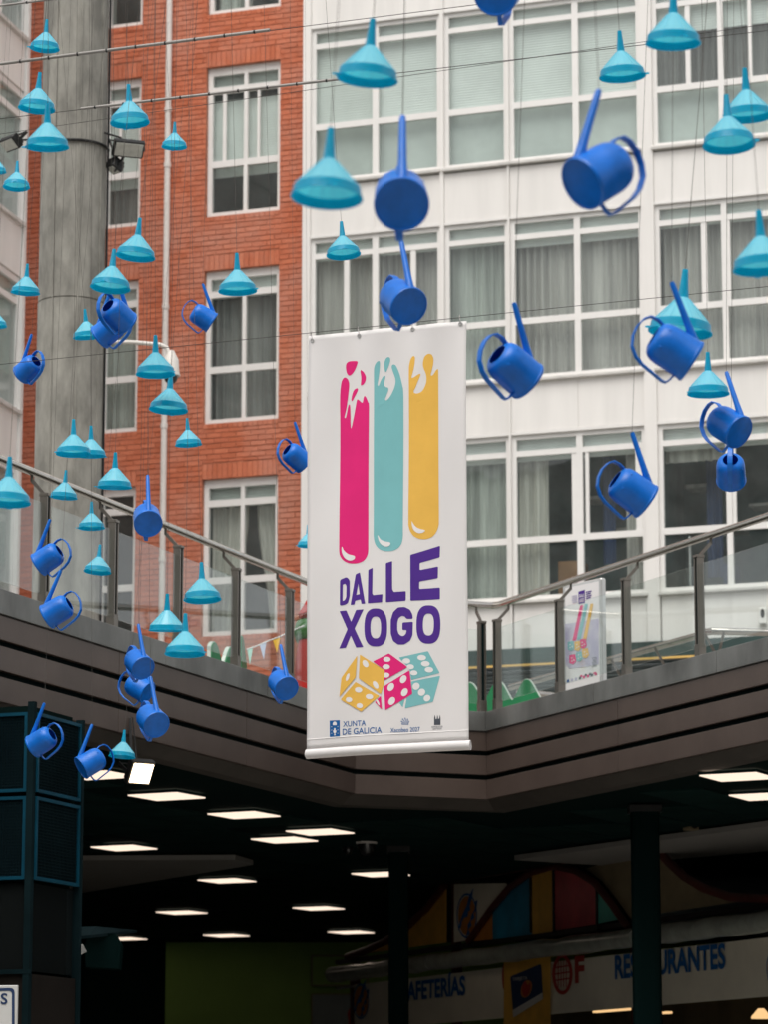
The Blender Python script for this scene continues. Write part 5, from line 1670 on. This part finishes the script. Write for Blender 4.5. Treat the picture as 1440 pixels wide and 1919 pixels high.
xF, zF = H_(1081, 1792); xF2, _ = H_(1099, 1792); zF0 = H_(1081, 1843)[1]
text_obj('F', xF, xF2, zF0, zF, M['ink_red'], cvs, y=-0.018, bold=0.04)
# cutlery emblem beside the first sign
def emblem(ox, oy, k, y=-0.018, parent=None):
    def q(p): return [(ox+a*k, oy+b*k*1.0) for a, b in p]
    cpr('emblem', [[q(ell(22,48,18,40,0,24))]], 'cloth_orange', y, parent)
    cpr('emblem', [[q([(16,40),(22,28),(27,8),(34,-6),(36,-8),(33,10),(28,30),(30,36),(25,40),(24,50),(17,52),(12,60),(10,72),(4,78),(8,62),(12,50)])], [q([(40,18),(44,16),(42,36),(36,44),(38,52),(30,60),(32,68),(26,76),(28,84),(20,92),(24,78),(24,66),(30,56),(32,46),(38,36)])]], 'ink_blue', y-0.004, parent)
    cpr('emblem', [[q(ell(22,48,21,46,0,24)), q(ell(22,48,19,42,0,24))]], 'ink_blue', y-0.002, parent)
emblem(663, 1842, 0.72)
emblem(1440, 1775, 0.8)
# rolled clear blind above the sign, in lengths
zroll = H_(1250, 1752)[1]
xe = [H_(634,1806)[0], H_(826,1790)[0], H_(1216,1740)[0], xR]
for i in range(3):
    a, b = xe[i]+0.03, xe[i+1]-0.03
    n = 14
    rnd2 = random.Random(i)
    pts = [Vector((a+(b-a)*k/n, -0.10+rnd2.uniform(-.006,.006), zroll+rnd2.uniform(-.008,.008))) for k in range(n+1)]
    MB().tube(pts, [0.095+rnd2.uniform(-0.006,0.008) for _ in pts], 18).build('rolled_blind', M['plastic_roll'], st, smooth=True)
MB().bar((xe[0]-0.1, 0.03, zroll+0.16), (xR, 0.03, zroll+0.16), 0.06, 0.05).build('beam', M['black'], st)
MB().bar((xe[0]-0.1, 0.02, zt_s-0.02), (xR, 0.02, zt_s-0.02), 0.02, 0.025).build('canvas_rail', M['alu'], st)
for px in (655, 846, 1183):
    x = H_(px, 1850)[0]
    MB().box(x-0.05, x+0.05, 0.03, 0.12, 0.0, zroll+0.15).build('post', M['red_tube'], st)
xk = H_(846, 1700)[0]
MB().box(xk-0.06, xk+0.06, 0.03, 0.10, zroll+0.19, H_(846,1652)[1]).build('post', M['red_tube'], st)
def tube_px(pxs, r, m, nm, y=0.0):
    return MB().tube([Vector((H_(x, yy)[0], y, H_(x, yy)[1])) for x, yy in pxs], r, 10).build(nm, M[m], st, smooth=True)
tube_px([(655,1793),(690,1781),(728,1763),(770,1735),(805,1702),(838,1660)], 0.045, 'red_tube', 'roof_tube', -0.03)
tube_px([(832,1652),(960,1632),(1080,1611),(1195,1590),(1239,1592)], 0.035, 'red_tube', 'roof_tube', -0.03)
arch = [(884,1764),(905,1735),(930,1700),(962,1663),(1000,1636),(1045,1623),(1085,1632),(1122,1655),(1150,1690),(1172,1722),(1186,1740)]
tube_px(arch, 0.04, 'red_tube', 'arch_tube', -0.035)
tube_px([(1239,1593),(1262,1618),(1290,1643),(1324,1664),(1375,1681),(1440,1685),(1520,1672)], 0.045, 'red_tube', 'arch_tube', -0.035)
def panel(pts, m, y=0.0, lab=None):
    o = cpr('roof_panel', [[list(pts)]], m, y, st)
    sm = o.modifiers.new('thickness', 'SOLIDIFY'); sm.thickness = 0.01; sm.offset = 1
    if lab: o['label'] = lab
    return o
panel([(690,1783),(728,1764),(770,1737),(805,1704),(838,1664),(838,1766),(690,1786)], 'cloth_yellow', 0.0, 'yellow gable panel')
panel([(853,1657),(950,1655),(955,1662),(925,1702),(900,1736),(884,1761),(853,1766)], 'canvas', 0.0, 'pale panel with cutlery emblem')
emblem(858, 1672, 0.92, -0.014, st)
panel([(887,1764),(925,1708),(925,1760)], 'cloth_orange', 0.0)
panel([(926,1706),(962,1666),(998,1639),(998,1751),(926,1760)], 'cloth_blue', 0.0, 'blue arch panel')
panel([(1000,1638),(1041,1626),(1041,1745),(1000,1751)], 'cloth_yellow', 0.0, 'yellow arch panel')
panel([(1043,1626),(1085,1634),(1122,1658),(1122,1732),(1043,1744)], 'cloth_red', 0.0, 'dark red arch panel')
panel([(1124,1660),(1150,1693),(1168,1722),(1124,1731)], 'cloth_teal', 0.0, 'teal arch panel')
panel([(1239,1600),(1262,1621),(1290,1646),(1324,1667),(1375,1683),(1400,1688),(1239,1712)], 'cloth_beige', 0.0)
panel([(1090,1627),(1184,1604),(1184,1735),(1172,1718),(1150,1686),(1122,1652)], 'cloth_beige', 0.06)
for px in (999, 1042, 1123):
    x = H_(px, 1700)[0]
    zt_ = {999: 1637, 1042: 1625, 1123: 1657}[px]
    MB().box(x-0.012, x+0.012, -0.03, 0.012, H_(px, 1748)[1], H_(px, zt_)[1]).build('glazing_bar', M['black'], st)
# curved grey roof behind the arches
vs = []; fs = []
x0_, x1_ = H_(1090,1700)[0], H_(1182,1700)[0]
for i in range(13):
    t = math.pi*i/12*0.5
    for k, yy in enumerate((0.15, 2.6)):
        vs.append((x0_+(x1_-x0_)*math.sin(t), yy, H_(1182,1745)[1]+(H_(1090,1628)[1]-H_(1182,1745)[1])*math.cos(t)))
for i in range(12):
    fs.append((2*i, 2*i+1, 2*i+3, 2*i+2))
MB().add(vs, fs).build('barrel_roof', M['shopfront'], st, smooth=True)
# yellow advert with a tilted card
yp = cpr('advert', [[[(950,1803),(1038,1792),(1038,1990),(950,2000)]]], 'cloth_yellow', -0.03)
cpr('advert_card', [[rcorner([(963,1830),(1021,1806),(1025,1872),(969,1907)], 4)]], 'ink_navy', -0.036, st)
cpr('advert_card', [[[(968,1893),(1024,1860),(1025,1872),(969,1907)]]], 'board_white', -0.039, st)
cpr('advert_picture', [[ell(994,1853,10,17,0.3)]], 'cloth_orange', -0.040, st)
cpr('advert_picture', [[smooth([(986,1850),(992,1838),(997,1846),(1002,1840),(1001,1858),(993,1868),(987,1862)])]], 'ink_red', -0.043, st)
xa1, za1 = H_(968, 1834); xa2, _ = H_(996, 1834); 
text_obj('TARJETA', xa1, xa2, H_(968,1842)[1]+0.01, za1+0.01, M['board_white'], st, y=-0.041, bold=0.01)
cpr('emblem', [[ell(949,1830,4,26,0,20)]], 'ink_red', -0.020)
# inside the stall: dark back, warm strip lamps
MB().box(xL-0.4, xR, 2.8, 2.9, 0, zb_s+0.6).build('back_wall', M['cloth_beige'], st)
MB().box(xL-0.4, xR, 0.2, 2.8, zb_s+0.25, zb_s+0.3).build('inner_ceiling', M['kiosk_dark'], st)
for (a, b, yy) in ((1112,1192,1896),(1240,1252,1898)):
    x0_, z0_ = CFr.hit(a, yy, 1.2); x1_, _ = CFr.hit(b, yy, 1.2)
    MB().box(x0_, x1_, 1.2, 1.26, z0_-0.012, z0_+0.012).build('strip_lamp', M['tube_glow'], st)
x0_, z0_ = CFr.hit(1428, 1905, 0.8)
MB().lathe([(0.0,0.05),(0.03,0.05),(0.10,-0.03),(0.10,-0.05)], 20, Matrix.Translation((x0_, 0.8, z0_+0.03))).build('lamp_shade', M['tube_glow'], st, smooth=True)
# framed boards on the green wall
GY = 48.33
for (x0, x1, y0, y1, m, lab, txt) in ((583,690,1790,1848,'green_wall','green board with thin pale frame and dark letters on the green wall','NU'), (583,690,1862,1960,'shopfront','grey framed board under the lettered one on the green wall',None)):
    a, b = at(x0, y0, GY), at(x1, y1, GY)
    o = empty('wall_board', (a.x, GY, b.z)); tag(o, lab, 'board')
    w_, h_ = b.x-a.x, a.z-b.z
    fr = MB(); t = 0.018
    fr.box(0, w_, -0.03, 0.02, 0, t); fr.box(0, w_, -0.03, 0.02, h_-t, h_); fr.box(0, t, -0.03, 0.02, t, h_-t); fr.box(w_-t, w_, -0.03, 0.02, t, h_-t)
    fr.build('frame', M['cloth_beige'], o)
    MB().box(t, w_-t, -0.012, 0.02, t, h_-t).build('board', M[m], o)
    if txt: text_obj(txt, w_*0.34, w_*0.66, h_*0.18, h_*0.48, M['ink_navy'], o, y=-0.016, bold=0.02)
    else:
        MB().lathe([(0.0,0.22),(0.04,0.2),(0.07,0.12),(0.05,0.0),(0.09,-0.12),(0.06,-0.3)], 12, Matrix.Translation((w_*0.72, -0.02, h_*0.45)) @ Matrix.Diagonal((1,0.08,1,1))).build('figure', M['ink_red'], o)
print('objects', len(bpy.data.objects))
